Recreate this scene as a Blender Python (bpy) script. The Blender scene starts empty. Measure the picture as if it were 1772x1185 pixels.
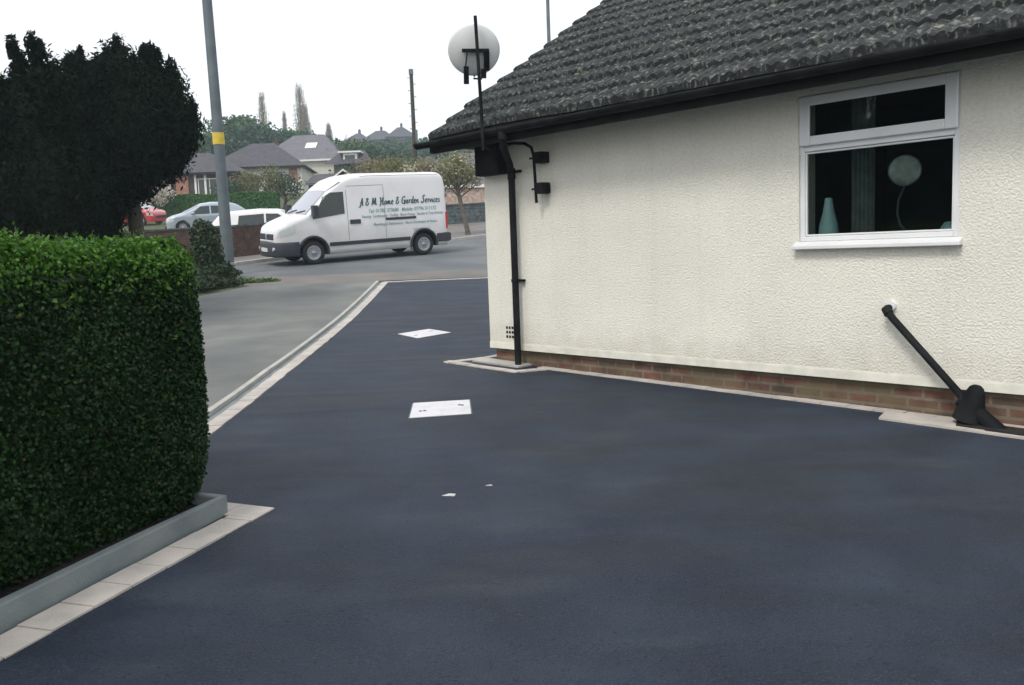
import bpy, bmesh, math, random
import numpy as np
from mathutils import Vector, Matrix, Euler
R = math.radians
random.seed(7)
scene = bpy.context.scene
COL = scene.collection

# ------------------------------------------------------------------ camera
EYE = 1.5
cam = bpy.data.cameras.new('camera'); camo = bpy.data.objects.new('camera', cam); COL.objects.link(camo)
cam.sensor_width = 36.0; cam.lens = 36.0 * 1500.4 / 1772
cam.clip_start = 0.05; cam.clip_end = 2000
PITCH, ROLL = R(6.10), R(2.113)
camo.matrix_world = (Matrix.Translation((0, 0, EYE)) @ Matrix.Rotation(R(90) - PITCH, 4, 'X') @ Matrix.Rotation(-ROLL, 4, 'Z'))
scene.camera = camo

# ------------------------------------------------------------------ sky, sun, exposure
world = bpy.data.worlds.new("World"); scene.world = world; world.use_nodes = True
SUN_EL, SUN_AZ = R(52), R(215)          # azimuth clockwise from +Y: behind the camera, a little to the left
def build_world():
    nt = world.node_tree; nt.nodes.clear()
    out = nt.nodes.new('ShaderNodeOutputWorld')
    sky = nt.nodes.new('ShaderNodeTexSky'); sky.sky_type = 'NISHITA'; sky.sun_disc = False
    sky.sun_elevation = SUN_EL; sky.sun_rotation = SUN_AZ; sky.dust_density = 4; sky.air_density = 1.0
    b1 = nt.nodes.new('ShaderNodeBackground'); b1.inputs[1].default_value = 0.05
    nt.links.new(sky.outputs[0], b1.inputs[0])
    # the cloud layer of an overcast day
    tc = nt.nodes.new('ShaderNodeTexCoord'); mp = nt.nodes.new('ShaderNodeMapping'); mp.inputs['Scale'].default_value = (1.2, 1.2, 3.5)
    nz = nt.nodes.new('ShaderNodeTexNoise'); nz.inputs['Scale'].default_value = 1.6; nz.inputs['Detail'].default_value = 5
    cr = nt.nodes.new('ShaderNodeValToRGB')
    cr.color_ramp.elements[0].position = .3; cr.color_ramp.elements[0].color = (.80, .80, .81, 1)
    cr.color_ramp.elements[1].position = .7; cr.color_ramp.elements[1].color = (.95, .945, .935, 1)
    nt.links.new(tc.outputs['Generated'], mp.inputs[0]); nt.links.new(mp.outputs[0], nz.inputs['Vector']); nt.links.new(nz.outputs[0], cr.inputs[0])
    b2 = nt.nodes.new('ShaderNodeBackground'); b2.inputs[1].default_value = 1.0
    nt.links.new(cr.outputs[0], b2.inputs[0])
    ad = nt.nodes.new('ShaderNodeAddShader'); nt.links.new(b1.outputs[0], ad.inputs[0]); nt.links.new(b2.outputs[0], ad.inputs[1])
    nt.links.new(ad.outputs[0], out.inputs[0])
build_world()
sl = bpy.data.lights.new('sun', 'SUN'); sl.energy = 1.5; sl.angle = R(14); sl.color = (1, .96, .9)
so = bpy.data.objects.new('sun', sl); COL.objects.link(so)
sd = Vector((math.sin(SUN_AZ) * math.cos(SUN_EL), math.cos(SUN_AZ) * math.cos(SUN_EL), math.sin(SUN_EL)))
so.rotation_euler = sd.to_track_quat('Z', 'Y').to_euler(); so.location = (-10, -15, 30)
scene.view_settings.view_transform = 'Standard'; scene.view_settings.look = 'None'
scene.view_settings.exposure = 0.25; scene.view_settings.gamma = 1.0
scene.cycles.max_bounces = 6; scene.cycles.transparent_max_bounces = 12; scene.cycles.volume_bounces = 1

# ------------------------------------------------------------------ terrain height (rises from the garden to the street and the hill)
PR = [(-15, -.12), (0, .05), (5.66, .185), (9.66, .25), (14, .45), (20, .86), (25.5, 1.29), (27.2, 1.43), (29, 1.58), (34, 1.98),
      (40, 2.5), (45, 3.0), (60, 4.4), (75, 6.3), (90, 8.5), (120, 12), (150, 15.5), (200, 21), (260, 27), (300, 29.5), (420, 30)]
_py = np.array([p[0] for p in PR], float); _pz = np.array([p[1] for p in PR], float)
ROWS = np.concatenate([np.arange(-15, 62, .25), np.arange(62, 420.1, 2.0)])
_rz = np.array([np.interp([y - .8, y - .4, y, y + .4, y + .8], _py, _pz).mean() for y in ROWS])
def gz(y): return float(np.interp(y, ROWS, _rz))
def hz(x, y):
    z = gz(y)
    if y > 95:
        t = min(1, (y - 95) / 60)
        z += t * (2.2 * math.sin(x * .021 + 1.1) + 1.2 * math.sin(x * .05 + y * .02))
    return z
def sight(px, py, d):      # world x and height of a point of the view at depth d
    u = (px - 886) / 1500.4; v = -(py - 592.5) / 1500.4
    a = u * math.cos(ROLL) + v * math.sin(ROLL); b = -u * math.sin(ROLL) + v * math.cos(ROLL)
    t = d / (math.cos(PITCH) + b * math.sin(PITCH)); return a * t, EYE + t * (b * math.cos(PITCH) - math.sin(PITCH))
def horizon_x(px, d):    # world x of a photo column at depth d (far things only)
    return (px - 886) / 1500.4 * d * .994 + .004 * d

# ------------------------------------------------------------------ object helpers
def tag(o, label=None, cat=None, group=None, kind=None):
    if label: o['label'] = label
    if cat: o['category'] = cat
    if group: o['group'] = group
    if kind: o['kind'] = kind
    return o
def empty(name, loc=(0, 0, 0), rz=0, label=None, cat=None, group=None):
    o = bpy.data.objects.new(name, None); COL.objects.link(o); o.location = loc; o.rotation_euler = (0, 0, rz); o.empty_display_size = .3
    return tag(o, label, cat, group)
def copy_tree(o, parent=None):
    kids = [c for c in bpy.data.objects if c.parent == o]
    c = o.copy(); COL.objects.link(c); c.parent = parent
    for k in kids: copy_tree(k, c)
    return c
class MB:
    def __init__(s): s.v = []; s.f = []; s.sm = []
    def add(s, vs, fs, smooth=False):
        n = len(s.v); s.v += [tuple(v) for v in vs]; s.f += [tuple(i + n for i in f) for f in fs]; s.sm += [smooth] * len(fs); return s
    def box(s, x0, x1, y0, y1, z0, z1, M=None):
        vs = [Vector((x, y, z)) for z in (z0, z1) for y in (y0, y1) for x in (x0, x1)]
        if M is not None: vs = [M @ v for v in vs]
        return s.add(vs, [(0, 2, 3, 1), (4, 5, 7, 6), (0, 1, 5, 4), (2, 6, 7, 3), (0, 4, 6, 2), (1, 3, 7, 5)])
    def tube(s, pts, r, n=10, caps=True):
        pts = [Vector(p) for p in pts]; rs = r if isinstance(r, (list, tuple)) else [r] * len(pts)
        vs = []; fs = []; prev = None
        for i, p in enumerate(pts):
            t = (pts[min(i + 1, len(pts) - 1)] - pts[max(i - 1, 0)]).normalized()
            if prev is None: a = t.orthogonal().normalized()
            else: a = (prev - t * prev.dot(t)).normalized()
            prev = a; b = t.cross(a)
            for k in range(n):
                q = 2 * math.pi * k / n; vs.append(p + (a * math.cos(q) + b * math.sin(q)) * rs[i])
        for i in range(len(pts) - 1):
            for k in range(n):
                k2 = (k + 1) % n; fs.append((i * n + k, i * n + k2, (i + 1) * n + k2, (i + 1) * n + k))
        s.add(vs, fs, True)
        if caps:
            m = len(vs); s.add(vs[:n], [tuple(range(n))[::-1]]); s.add(vs[m - n:], [tuple(range(n))])
        return s
    def lathe(s, prof, n=20, M=None, smooth=True):     # profile of (radius, height) about local z
        vs = []; fs = []
        for r, z in prof:
            for k in range(n):
                q = 2 * math.pi * k / n; v = Vector((r * math.cos(q), r * math.sin(q), z)); vs.append(M @ v if M is not None else v)
        for i in range(len(prof) - 1):
            for k in range(n):
                k2 = (k + 1) % n; fs.append((i * n + k, i * n + k2, (i + 1) * n + k2, (i + 1) * n + k))
        s.add(vs, fs, smooth); return s
    def prism(s, poly, a, b):     # poly of 3D points swept from +a to +b offset vectors
        n = len(poly); A = [Vector(p) + Vector(a) for p in poly]; B = [Vector(p) + Vector(b) for p in poly]
        fs = [tuple(range(n))[::-1], tuple(range(n, 2 * n))] + [(i, (i + 1) % n, n + (i + 1) % n, n + i) for i in range(n)]
        return s.add(A + B, fs)
    def build(s, name, m, parent=None, bevel=0, fixn=True):
        me = bpy.data.meshes.new(name); me.from_pydata(s.v, [], s.f)
        me.polygons.foreach_set('use_smooth', s.sm); me.materials.append(m)
        if fixn:
            bm = bmesh.new(); bm.from_mesh(me); bmesh.ops.recalc_face_normals(bm, faces=bm.faces); bm.to_mesh(me); bm.free()
        me.update(); o = bpy.data.objects.new(name, me); COL.objects.link(o); o.parent = parent
        if bevel:
            b = o.modifiers.new('bevel', 'BEVEL'); b.width = bevel; b.segments = 2; b.limit_method = 'ANGLE'; b.angle_limit = R(40)
        return o

# ------------------------------------------------------------------ materials
def mat(name, col, rough=.8, col2=None, nscale=4, ndetail=6, lo=.35, hi=.65, bump=0, bscale=60, bdetail=3, metal=0, spec=.5, extra=None, coat=0, tone=0, tscale=.7):
    m = bpy.data.materials.new(name); m.use_nodes = True; nt = m.node_tree; N = nt.nodes; L = nt.links
    b = N['Principled BSDF']; b.inputs['Roughness'].default_value = rough; b.inputs['Metallic'].default_value = metal
    b.inputs['Specular IOR Level'].default_value = spec; b.inputs['Coat Weight'].default_value = coat
    c1 = (*col, 1)
    tc = N.new('ShaderNodeTexCoord'); cur = None
    rgb = N.new('ShaderNodeRGB'); rgb.outputs[0].default_value = c1; cur = rgb.outputs[0]
    if col2:
        nz = N.new('ShaderNodeTexNoise'); nz.inputs['Scale'].default_value = nscale; nz.inputs['Detail'].default_value = ndetail; L.new(tc.outputs['Object'], nz.inputs['Vector'])
        mr = N.new('ShaderNodeMapRange'); mr.inputs[1].default_value = lo; mr.inputs[2].default_value = hi; L.new(nz.outputs[0], mr.inputs[0])
        mx = N.new('ShaderNodeMix'); mx.data_type = 'RGBA'; L.new(mr.outputs[0], mx.inputs[0]); L.new(cur, mx.inputs[6]); mx.inputs[7].default_value = (*col2, 1); cur = mx.outputs[2]
    if tone:
        nz = N.new('ShaderNodeTexNoise'); nz.inputs['Scale'].default_value = tscale; nz.inputs['Detail'].default_value = 4; L.new(tc.outputs['Object'], nz.inputs['Vector'])
        mr = N.new('ShaderNodeMapRange'); mr.inputs[1].default_value = .3; mr.inputs[2].default_value = .7; mr.inputs[3].default_value = 1 - tone; mr.inputs[4].default_value = 1 + tone; L.new(nz.outputs[0], mr.inputs[0])
        vm = N.new('ShaderNodeVectorMath'); vm.operation = 'SCALE'; L.new(cur, vm.inputs[0]); L.new(mr.outputs[0], vm.inputs['Scale']); cur = vm.outputs[0]
    if extra: cur = extra(N, L, tc, cur, b) or cur
    L.new(cur, b.inputs['Base Color'])
    if bump:
        nz = N.new('ShaderNodeTexNoise'); nz.inputs['Scale'].default_value = bscale; nz.inputs['Detail'].default_value = bdetail; L.new(tc.outputs['Object'], nz.inputs['Vector'])
        bp = N.new('ShaderNodeBump'); bp.inputs['Strength'].default_value = 1; bp.inputs['Distance'].default_value = bump; L.new(nz.outputs[0], bp.inputs['Height']); L.new(bp.outputs[0], b.inputs['Normal'])
    return m
def spots(col, scale, lo, hi, detail=3, w=1.0, squash=None):     # a further layer of irregular patches
    def f(N, L, tc, cur, b):
        nz = N.new('ShaderNodeTexNoise'); nz.inputs['Scale'].default_value = scale; nz.inputs['Detail'].default_value = detail; L.new(tc.outputs['Object'], nz.inputs['Vector'])
        if squash: mp = N.new('ShaderNodeMapping'); mp.inputs['Scale'].default_value = squash; L.new(tc.outputs['Object'], mp.inputs[0]); L.new(mp.outputs[0], nz.inputs['Vector'])
        mr = N.new('ShaderNodeMapRange'); mr.inputs[1].default_value = lo; mr.inputs[2].default_value = hi; mr.inputs[4].default_value = w; L.new(nz.outputs[0], mr.inputs[0])
        mx = N.new('ShaderNodeMix'); mx.data_type = 'RGBA'; L.new(mr.outputs[0], mx.inputs[0]); L.new(cur, mx.inputs[6]); mx.inputs[7].default_value = (*col, 1)
        return mx.outputs[2]
    return f
def chain(*fs):
    def f(N, L, tc, cur, b):
        for g in fs: cur = g(N, L, tc, cur, b) or cur
        return cur
    return f
def bricks(c1, c2, mortar, axis='xz', bw=.225, bh=.075, ms=.012):
    def f(N, L, tc, cur, b):
        sp = N.new('ShaderNodeSeparateXYZ'); L.new(tc.outputs['Object'], sp.inputs[0]); cb = N.new('ShaderNodeCombineXYZ')
        if axis == 'xz': L.new(sp.outputs[0], cb.inputs[0])
        elif axis == 'yz': L.new(sp.outputs[1], cb.inputs[0])
        else:
            ad = N.new('ShaderNodeMath'); L.new(sp.outputs[0], ad.inputs[0]); L.new(sp.outputs[1], ad.inputs[1]); L.new(ad.outputs[0], cb.inputs[0])
        L.new(sp.outputs[2], cb.inputs[1])
        br = N.new('ShaderNodeTexBrick'); L.new(cb.outputs[0], br.inputs[0]); br.inputs['Scale'].default_value = 1; br.inputs['Brick Width'].default_value = bw; br.inputs['Row Height'].default_value = bh
        br.inputs['Mortar Size'].default_value = ms; br.inputs['Color1'].default_value = (*c1, 1); br.inputs['Color2'].default_value = (*c2, 1); br.inputs['Mortar'].default_value = (*mortar, 1)
        nz = N.new('ShaderNodeTexNoise'); nz.inputs['Scale'].default_value = 6; nz.inputs['Detail'].default_value = 8; L.new(tc.outputs['Object'], nz.inputs['Vector'])
        mr = N.new('ShaderNodeMapRange'); mr.inputs[1].default_value = .3; mr.inputs[2].default_value = .7; mr.inputs[3].default_value = .55; mr.inputs[4].default_value = 1.4; L.new(nz.outputs[0], mr.inputs[0])
        vm = N.new('ShaderNodeVectorMath'); vm.operation = 'SCALE'; L.new(br.outputs[0], vm.inputs[0]); L.new(mr.outputs[0], vm.inputs['Scale']); return vm.outputs[0]
    return f
def leafmat(name, col, col2, trans=.25, rough=.5):
    m = bpy.data.materials.new(name); m.use_nodes = True; nt = m.node_tree; N = nt.nodes; L = nt.links
    b = N['Principled BSDF']; b.inputs['Roughness'].default_value = rough; b.inputs['Specular IOR Level'].default_value = .25 if rough < .7 else .05
    g = N.new('ShaderNodeNewGeometry'); cr = N.new('ShaderNodeMix'); cr.data_type = 'RGBA'
    L.new(g.outputs['Random Per Island'], cr.inputs[0]); cr.inputs[6].default_value = (*col, 1); cr.inputs[7].default_value = (*col2, 1); L.new(cr.outputs[2], b.inputs['Base Color'])
    tr = N.new('ShaderNodeBsdfTranslucent'); L.new(cr.outputs[2], tr.inputs[0]); mx = N.new('ShaderNodeMixShader'); mx.inputs[0].default_value = trans
    L.new(b.outputs[0], mx.inputs[1]); L.new(tr.outputs[0], mx.inputs[2]); L.new(mx.outputs[0], N['Material Output'].inputs[0]); return m
M = {}
def weather(N, L, tc, cur, b):
    sp = N.new('ShaderNodeSeparateXYZ'); L.new(tc.outputs['Object'], sp.inputs[0])
    mp = N.new('ShaderNodeMapping'); mp.inputs['Scale'].default_value = (5, 5, .35); L.new(tc.outputs['Object'], mp.inputs[0])
    nz = N.new('ShaderNodeTexNoise'); nz.inputs['Scale'].default_value = 1.6; nz.inputs['Detail'].default_value = 7; L.new(mp.outputs[0], nz.inputs['Vector'])
    mr = N.new('ShaderNodeMapRange'); mr.inputs[1].default_value = .5; mr.inputs[2].default_value = .8; mr.inputs[3].default_value = 1; mr.inputs[4].default_value = .95; L.new(nz.outputs[0], mr.inputs[0])
    vm = N.new('ShaderNodeVectorMath'); vm.operation = 'SCALE'; L.new(cur, vm.inputs[0]); L.new(mr.outputs[0], vm.inputs['Scale'])
    n2 = N.new('ShaderNodeTexNoise'); n2.inputs['Scale'].default_value = 6; n2.inputs['Detail'].default_value = 8; L.new(tc.outputs['Object'], n2.inputs['Vector'])
    ad = N.new('ShaderNodeMath'); ad.operation = 'MULTIPLY_ADD'; L.new(n2.outputs[0], ad.inputs[0]); ad.inputs[1].default_value = -.55; L.new(sp.outputs[2], ad.inputs[2])
    m2 = N.new('ShaderNodeMapRange'); m2.inputs[1].default_value = -.10; m2.inputs[2].default_value = .22; m2.inputs[3].default_value = .30; m2.inputs[4].default_value = 0; L.new(ad.outputs[0], m2.inputs[0])
    mx = N.new('ShaderNodeMix'); mx.data_type = 'RGBA'; L.new(m2.outputs[0], mx.inputs[0]); L.new(vm.outputs[0], mx.inputs[6]); mx.inputs[7].default_value = (.36, .33, .26, 1); return mx.outputs[2]
M['render'] = mat('roughcast_render', (.78, .772, .685), .95, col2=(.67, .67, .60), nscale=38, ndetail=6, lo=.45, hi=.78, bump=.011, bscale=64, bdetail=5, tone=.06, tscale=1.1, extra=weather)
M['lip'] = mat('smooth_render', (.74, .73, .64), .9, col2=(.60, .61, .53), nscale=7, bump=.003, bscale=20)
M['plinth'] = mat('plinth_brick', (.2, .1, .07), .9, extra=chain(bricks((.155, .062, .042), (.085, .062, .045), (.15, .125, .095)), spots((.10, .09, .05), 3, .42, .62, 6, .75)), bump=.004, bscale=70)
def tile_extra(N, L, tc, cur, b):
    c = spots((.19, .21, .19), 38, .55, .68, 5, .65, (1, .45, .45))(N, L, tc, cur, b)
    c = spots((.26, .26, .20), 11, .64, .72, 9, .7)(N, L, tc, c, b)
    return spots((.24, .19, .09), 13, .68, .74, 4, .5)(N, L, tc, c, b)
M['tile'] = mat('concrete_roof_tile', (.008, .011, .012), .9, col2=(.034, .039, .040), nscale=12, ndetail=10, lo=.42, hi=.66, bump=.006, bscale=60, extra=tile_extra)
M['darkwood'] = mat('dark_stained_timber', (.007, .007, .006), .7, col2=(.012, .011, .010), nscale=6, spec=.2)
M['blackplastic'] = mat('black_pvc', (.005, .006, .007), .75, spec=.12, col2=(.018, .02, .022), nscale=5)
M['upvc'] = mat('white_upvc', (.77, .79, .80), .3, col2=(.71, .73, .74), nscale=3, tone=.03)
M['soffit'] = mat('soffit_board', (.025, .03, .025), .7)
def swirls(N, L, tc, cur, b):      # roller sweeps: long soft patches, slightly glossier where the binder is fresh
    mp = N.new('ShaderNodeMapping'); mp.inputs['Rotation'].default_value = (0, 0, .5); mp.inputs['Scale'].default_value = (.45, 1.6, 1); L.new(tc.outputs['Object'], mp.inputs[0])
    nz = N.new('ShaderNodeTexNoise'); nz.inputs['Scale'].default_value = 1.5; nz.inputs['Detail'].default_value = 8; nz.inputs['Distortion'].default_value = .8; L.new(mp.outputs[0], nz.inputs['Vector'])
    mr = N.new('ShaderNodeMapRange'); mr.inputs[1].default_value = .32; mr.inputs[2].default_value = .68; mr.inputs[3].default_value = .78; mr.inputs[4].default_value = 1.28; L.new(nz.outputs[0], mr.inputs[0])
    vm = N.new('ShaderNodeVectorMath'); vm.operation = 'SCALE'; L.new(cur, vm.inputs[0]); L.new(mr.outputs[0], vm.inputs['Scale'])
    m2 = N.new('ShaderNodeMapRange'); m2.inputs[1].default_value = .3; m2.inputs[2].default_value = .7; m2.inputs[3].default_value = .56; m2.inputs[4].default_value = .72; L.new(nz.outputs[0], m2.inputs[0]); L.new(m2.outputs[0], b.inputs['Roughness'])
    return vm.outputs[0]
M['tarmac'] = mat('fresh_tarmac', (.010, .017, .032), .6, col2=(.019, .029, .047), nscale=2.3, ndetail=10, lo=.35, hi=.7, bump=.008, bscale=120, bdetail=5, spec=.27, tone=.2, tscale=.6,
                  extra=chain(swirls, spots((.075, .09, .105), 150, .55, .70, 4, .6), spots((.055, .066, .072), 2.2, .56, .80, 12, .5, (.5, 1.3, 1)), spots((.004, .006, .010), 60, .60, .70, 3, .8)))
M['concrete'] = mat('old_concrete', (.105, .115, .115), .9, col2=(.165, .17, .16), nscale=.9, ndetail=9, bump=.004, bscale=110, tone=.14, tscale=.5, extra=chain(spots((.10, .11, .10), 1.7, .58, .72, 8, .6), spots((.26, .26, .24), 120, .6, .7, 2, .6)))
M['road'] = mat('worn_asphalt', (.095, .108, .118), .9, col2=(.13, .14, .145), nscale=.7, ndetail=8, bump=.004, bscale=120, tone=.1, tscale=.4, extra=spots((.10, .11, .115), 1.4, .6, .7, 6, .6))
M['pave'] = mat('pavement', (.165, .15, .135), .9, col2=(.125, .125, .12), nscale=1.2, ndetail=8, bump=.003, bscale=100, tone=.1)
def joints(bw, bh, rot, ms=.006, dark=(.12, .11, .10)):
    def f(N, L, tc, cur, b):
        mp = N.new('ShaderNodeMapping'); mp.inputs['Rotation'].default_value = (0, 0, rot); L.new(tc.outputs['Object'], mp.inputs[0])
        br = N.new('ShaderNodeTexBrick'); L.new(mp.outputs[0], br.inputs[0]); br.inputs['Scale'].default_value = 1; br.inputs['Brick Width'].default_value = bw; br.inputs['Row Height'].default_value = bh
        br.inputs['Mortar Size'].default_value = ms; br.inputs['Color1'].default_value = (1, 1, 1, 1); br.inputs['Color2'].default_value = (.8, .8, .82, 1); br.inputs['Mortar'].default_value = (.35, .33, .3, 1)
        mx = N.new('ShaderNodeMix'); mx.data_type = 'RGBA'; mx.blend_type = 'MULTIPLY'; mx.inputs[0].default_value = 1; L.new(cur, mx.inputs[6]); L.new(br.outputs[0], mx.inputs[7]); return mx.outputs[2]
    return f
M['block'] = mat('buff_block', (.50, .46, .42), .9, col2=(.38, .36, .33), nscale=5, ndetail=7, bump=.003, bscale=90, tone=.08)
M['kerb'] = mat('concrete_kerb', (.34, .34, .31), .9, col2=(.44, .43, .40), nscale=3, ndetail=8, bump=.003, bscale=90, tone=.1)
M['greykerb'] = mat('grey_kerb', (.20, .23, .23), .9, col2=(.14, .17, .18), nscale=4, ndetail=8, bump=.003, bscale=90)
M['soil'] = mat('soil', (.007, .006, .005), 1, col2=(.014, .012, .009), nscale=9, bump=.02, bscale=30)
M['grass'] = mat('rough_grass', (.045, .07, .022), 1, col2=(.08, .085, .035), nscale=2, ndetail=9, bump=.05, bscale=14, tone=.2, tscale=.1)
M['plate'] = mat('white_cover_plate', (.62, .62, .65), .6, col2=(.50, .50, .51), nscale=7, ndetail=10, lo=.45, hi=.8, bump=.002, bscale=40, extra=spots((.30, .30, .30), 30, .66, .74, 4, .6))
M['galv'] = mat('galvanised', (.085, .11, .125), .6, col2=(.12, .145, .155), nscale=3, metal=.3)
M['dish'] = mat('dish_grey', (.66, .68, .68), .5, col2=(.58, .60, .60), nscale=3)
def road_dirt(N, L, tc, cur, b):
    sp = N.new('ShaderNodeSeparateXYZ'); L.new(tc.outputs['Object'], sp.inputs[0]); nz = N.new('ShaderNodeTexNoise'); nz.inputs['Scale'].default_value = 2.5; nz.inputs['Detail'].default_value = 8; L.new(tc.outputs['Object'], nz.inputs['Vector'])
    ad = N.new('ShaderNodeMath'); ad.operation = 'MULTIPLY_ADD'; L.new(nz.outputs[0], ad.inputs[0]); ad.inputs[1].default_value = -.8; L.new(sp.outputs[2], ad.inputs[2])
    mr = N.new('ShaderNodeMapRange'); mr.inputs[1].default_value = -.1; mr.inputs[2].default_value = .9; mr.inputs[3].default_value = .45; mr.inputs[4].default_value = 0; L.new(ad.outputs[0], mr.inputs[0])
    mx = N.new('ShaderNodeMix'); mx.data_type = 'RGBA'; L.new(mr.outputs[0], mx.inputs[0]); L.new(cur, mx.inputs[6]); mx.inputs[7].default_value = (.30, .29, .26, 1); return mx.outputs[2]
M['white_paint'] = mat('van_white_paint', (.70, .70, .71), .35, col2=(.62, .62, .61), nscale=1.3, ndetail=8, lo=.5, hi=.8, coat=.4, extra=road_dirt)
M['trim'] = mat('van_black_trim', (.022, .026, .036), .6, col2=(.03, .035, .045), nscale=5)
M['tyre'] = mat('tyre_rubber', (.014, .014, .015), .85)
M['rim'] = mat('wheel_steel', (.32, .34, .37), .35, metal=.5)
M['lamp'] = mat('clear_lamp', (.62, .66, .66), .12, metal=.2, coat=1)
M['redlamp'] = mat('red_lamp', (.45, .02, .02), .2, coat=1)
M['text'] = mat('teal_lettering', (.012, .085, .095), .5)
M['text2'] = mat('faded_teal_lettering', (.16, .30, .30), .5)
M['numplate'] = mat('number_plate', (.6, .6, .55), .4)
def glassmat(name, tint, refl=.9, rough=.03, body=(.01, .012, .012)):
    m = mat(name, body, rough, spec=refl); return m
M['darkglass'] = mat('vehicle_glass', (.020, .03, .03), .06, spec=.6)
M['screenglass'] = mat('windscreen_glass', (.30, .32, .37), .08, spec=.8, coat=.6)
def panemat():
    m = bpy.data.materials.new('window_pane'); m.use_nodes = True; N = m.node_tree.nodes; L = m.node_tree.links
    N.remove(N['Principled BSDF']); fr = N.new('ShaderNodeFresnel'); fr.inputs[0].default_value = 1.42
    t = N.new('ShaderNodeBsdfTransparent'); t.inputs[0].default_value = (.82, .86, .84, 1); g = N.new('ShaderNodeBsdfGlossy'); g.inputs['Roughness'].default_value = .02
    mx = N.new('ShaderNodeMixShader'); L.new(fr.outputs[0], mx.inputs[0]); L.new(t.outputs[0], mx.inputs[1]); L.new(g.outputs[0], mx.inputs[2]); L.new(mx.outputs[0], N['Material Output'].inputs[0]); return m
M['pane'] = panemat()
M['room'] = mat('room_wall', (.10, .14, .13), .9, col2=(.05, .08, .075), nscale=1.5)
M['slate'] = mat('far_roof_tile', (.060, .058, .068), .9, col2=(.085, .08, .09), nscale=2, ndetail=6, extra=joints(.3, .3, 0))
M['slate2'] = mat('far_roof_grey', (.11, .105, .125), .9, col2=(.14, .135, .15), nscale=2, ndetail=6)
M['brick'] = mat('red_brick', (.3, .1, .06), .9, extra=bricks((.36, .11, .055), (.26, .09, .05), (.3, .25, .2), 'xy'))
M['brick_dark'] = mat('dark_brick', (.1, .05, .04), .9, extra=chain(bricks((.085, .034, .026), (.06, .03, .025), (.08, .07, .055), 'xy'), spots((.025, .03, .02), 2, .45, .65, 6, .7)), bump=.006, bscale=40)
M['brick_pink'] = mat('pinkish_brick', (.35, .24, .2), .9, extra=bricks((.40, .27, .22), (.34, .24, .2), (.4, .36, .32), 'xy'))
M['stonegrey'] = mat('grey_stone_wall', (.10, .12, .125), .95, extra=bricks((.10, .125, .13), (.075, .095, .10), (.06, .07, .07), 'xy', .4, .18, .02), bump=.02, bscale=9)
M['cream'] = mat('cream_wall', (.58, .57, .50), .9, col2=(.50, .49, .43), nscale=2)
M['white'] = mat('white_board', (.70, .70, .68), .6, col2=(.6, .6, .58), nscale=3)
M['bark'] = mat('tree_bark', (.075, .065, .05), .95, col2=(.13, .12, .10), nscale=7, ndetail=8, bump=.02, bscale=20)
M['palebark'] = mat('pale_bark', (.22, .19, .15), .95, col2=(.3, .27, .22), nscale=5)
M['darkbark'] = mat('dark_bark', (.035, .03, .022), .95, col2=(.06, .05, .035), nscale=6, bump=.02, bscale=15)
M['yellow'] = mat('yellow_band', (.62, .46, .04), .6, col2=(.5, .36, .04), nscale=8)
M['redpaint'] = mat('red_car_paint', (.42, .03, .03), .3, coat=1)
M['greypaint'] = mat('silver_car_paint', (.34, .40, .46), .3, metal=.3, coat=1)
M['lightpaint'] = mat('white_car_paint', (.74, .74, .74), .3, coat=1)
M['aqua'] = mat('pale_blue_ceramic', (.50, .80, .86), .35)
M['mirror'] = mat('pale_disc', (.60, .68, .66), .4, col2=(.2, .25, .25), nscale=10)
M['curtain'] = mat('net_curtain', (.10, .15, .15), .9, col2=(.18, .22, .21), nscale=12)
M['scrap'] = mat('white_scrap', (.6, .6, .6), .6, col2=(.35, .35, .35), nscale=40)
M['petal'] = mat('petals', (.6, .6, .5), .8)
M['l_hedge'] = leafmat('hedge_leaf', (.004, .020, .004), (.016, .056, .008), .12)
M['l_brown'] = leafmat('browned_leaf', (.07, .05, .015), (.13, .10, .03), .1)
M['l_hedge_lit'] = leafmat('lit_hedge_leaf', (.032, .115, .010), (.080, .19, .018), .22)  # lighter green standing in for overhead light on the hedge top
M['l_hedge_far'] = leafmat('far_hedge_leaf', (.035, .12, .02), (.07, .18, .03), .2)
M['l_conifer'] = leafmat('conifer_spray', (.003, .007, .004), (.009, .018, .007), .05, .9)
M['l_green'] = leafmat('green_leaf', (.035, .085, .025), (.07, .13, .04), .25)
M['l_dark'] = leafmat('deep_green_leaf', (.018, .055, .025), (.04, .085, .04), .2)
M['l_olive'] = leafmat('olive_leaf', (.12, .13, .045), (.21, .20, .08), .3)
M['l_blossom'] = leafmat('pale_blossom', (.40, .40, .26), (.55, .52, .42), .3)
M['l_pinkish'] = leafmat('bronze_buds', (.17, .14, .09), (.24, .19, .12), .2)
M['l_poplar'] = leafmat('poplar_bud', (.24, .21, .15), (.36, .33, .25), .4)
M['l_ivy'] = leafmat('ivy_leaf', (.010, .026, .009), (.035, .065, .02), .12)
M['l_weed'] = leafmat('weed_leaf', (.04, .10, .025), (.12, .16, .05), .25)
M['l_white'] = leafmat('white_blossom', (.55, .52, .45), (.7, .62, .55), .3)
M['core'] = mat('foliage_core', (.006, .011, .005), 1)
M['core_green'] = mat('foliage_inner', (.02, .04, .015), 1)

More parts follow.
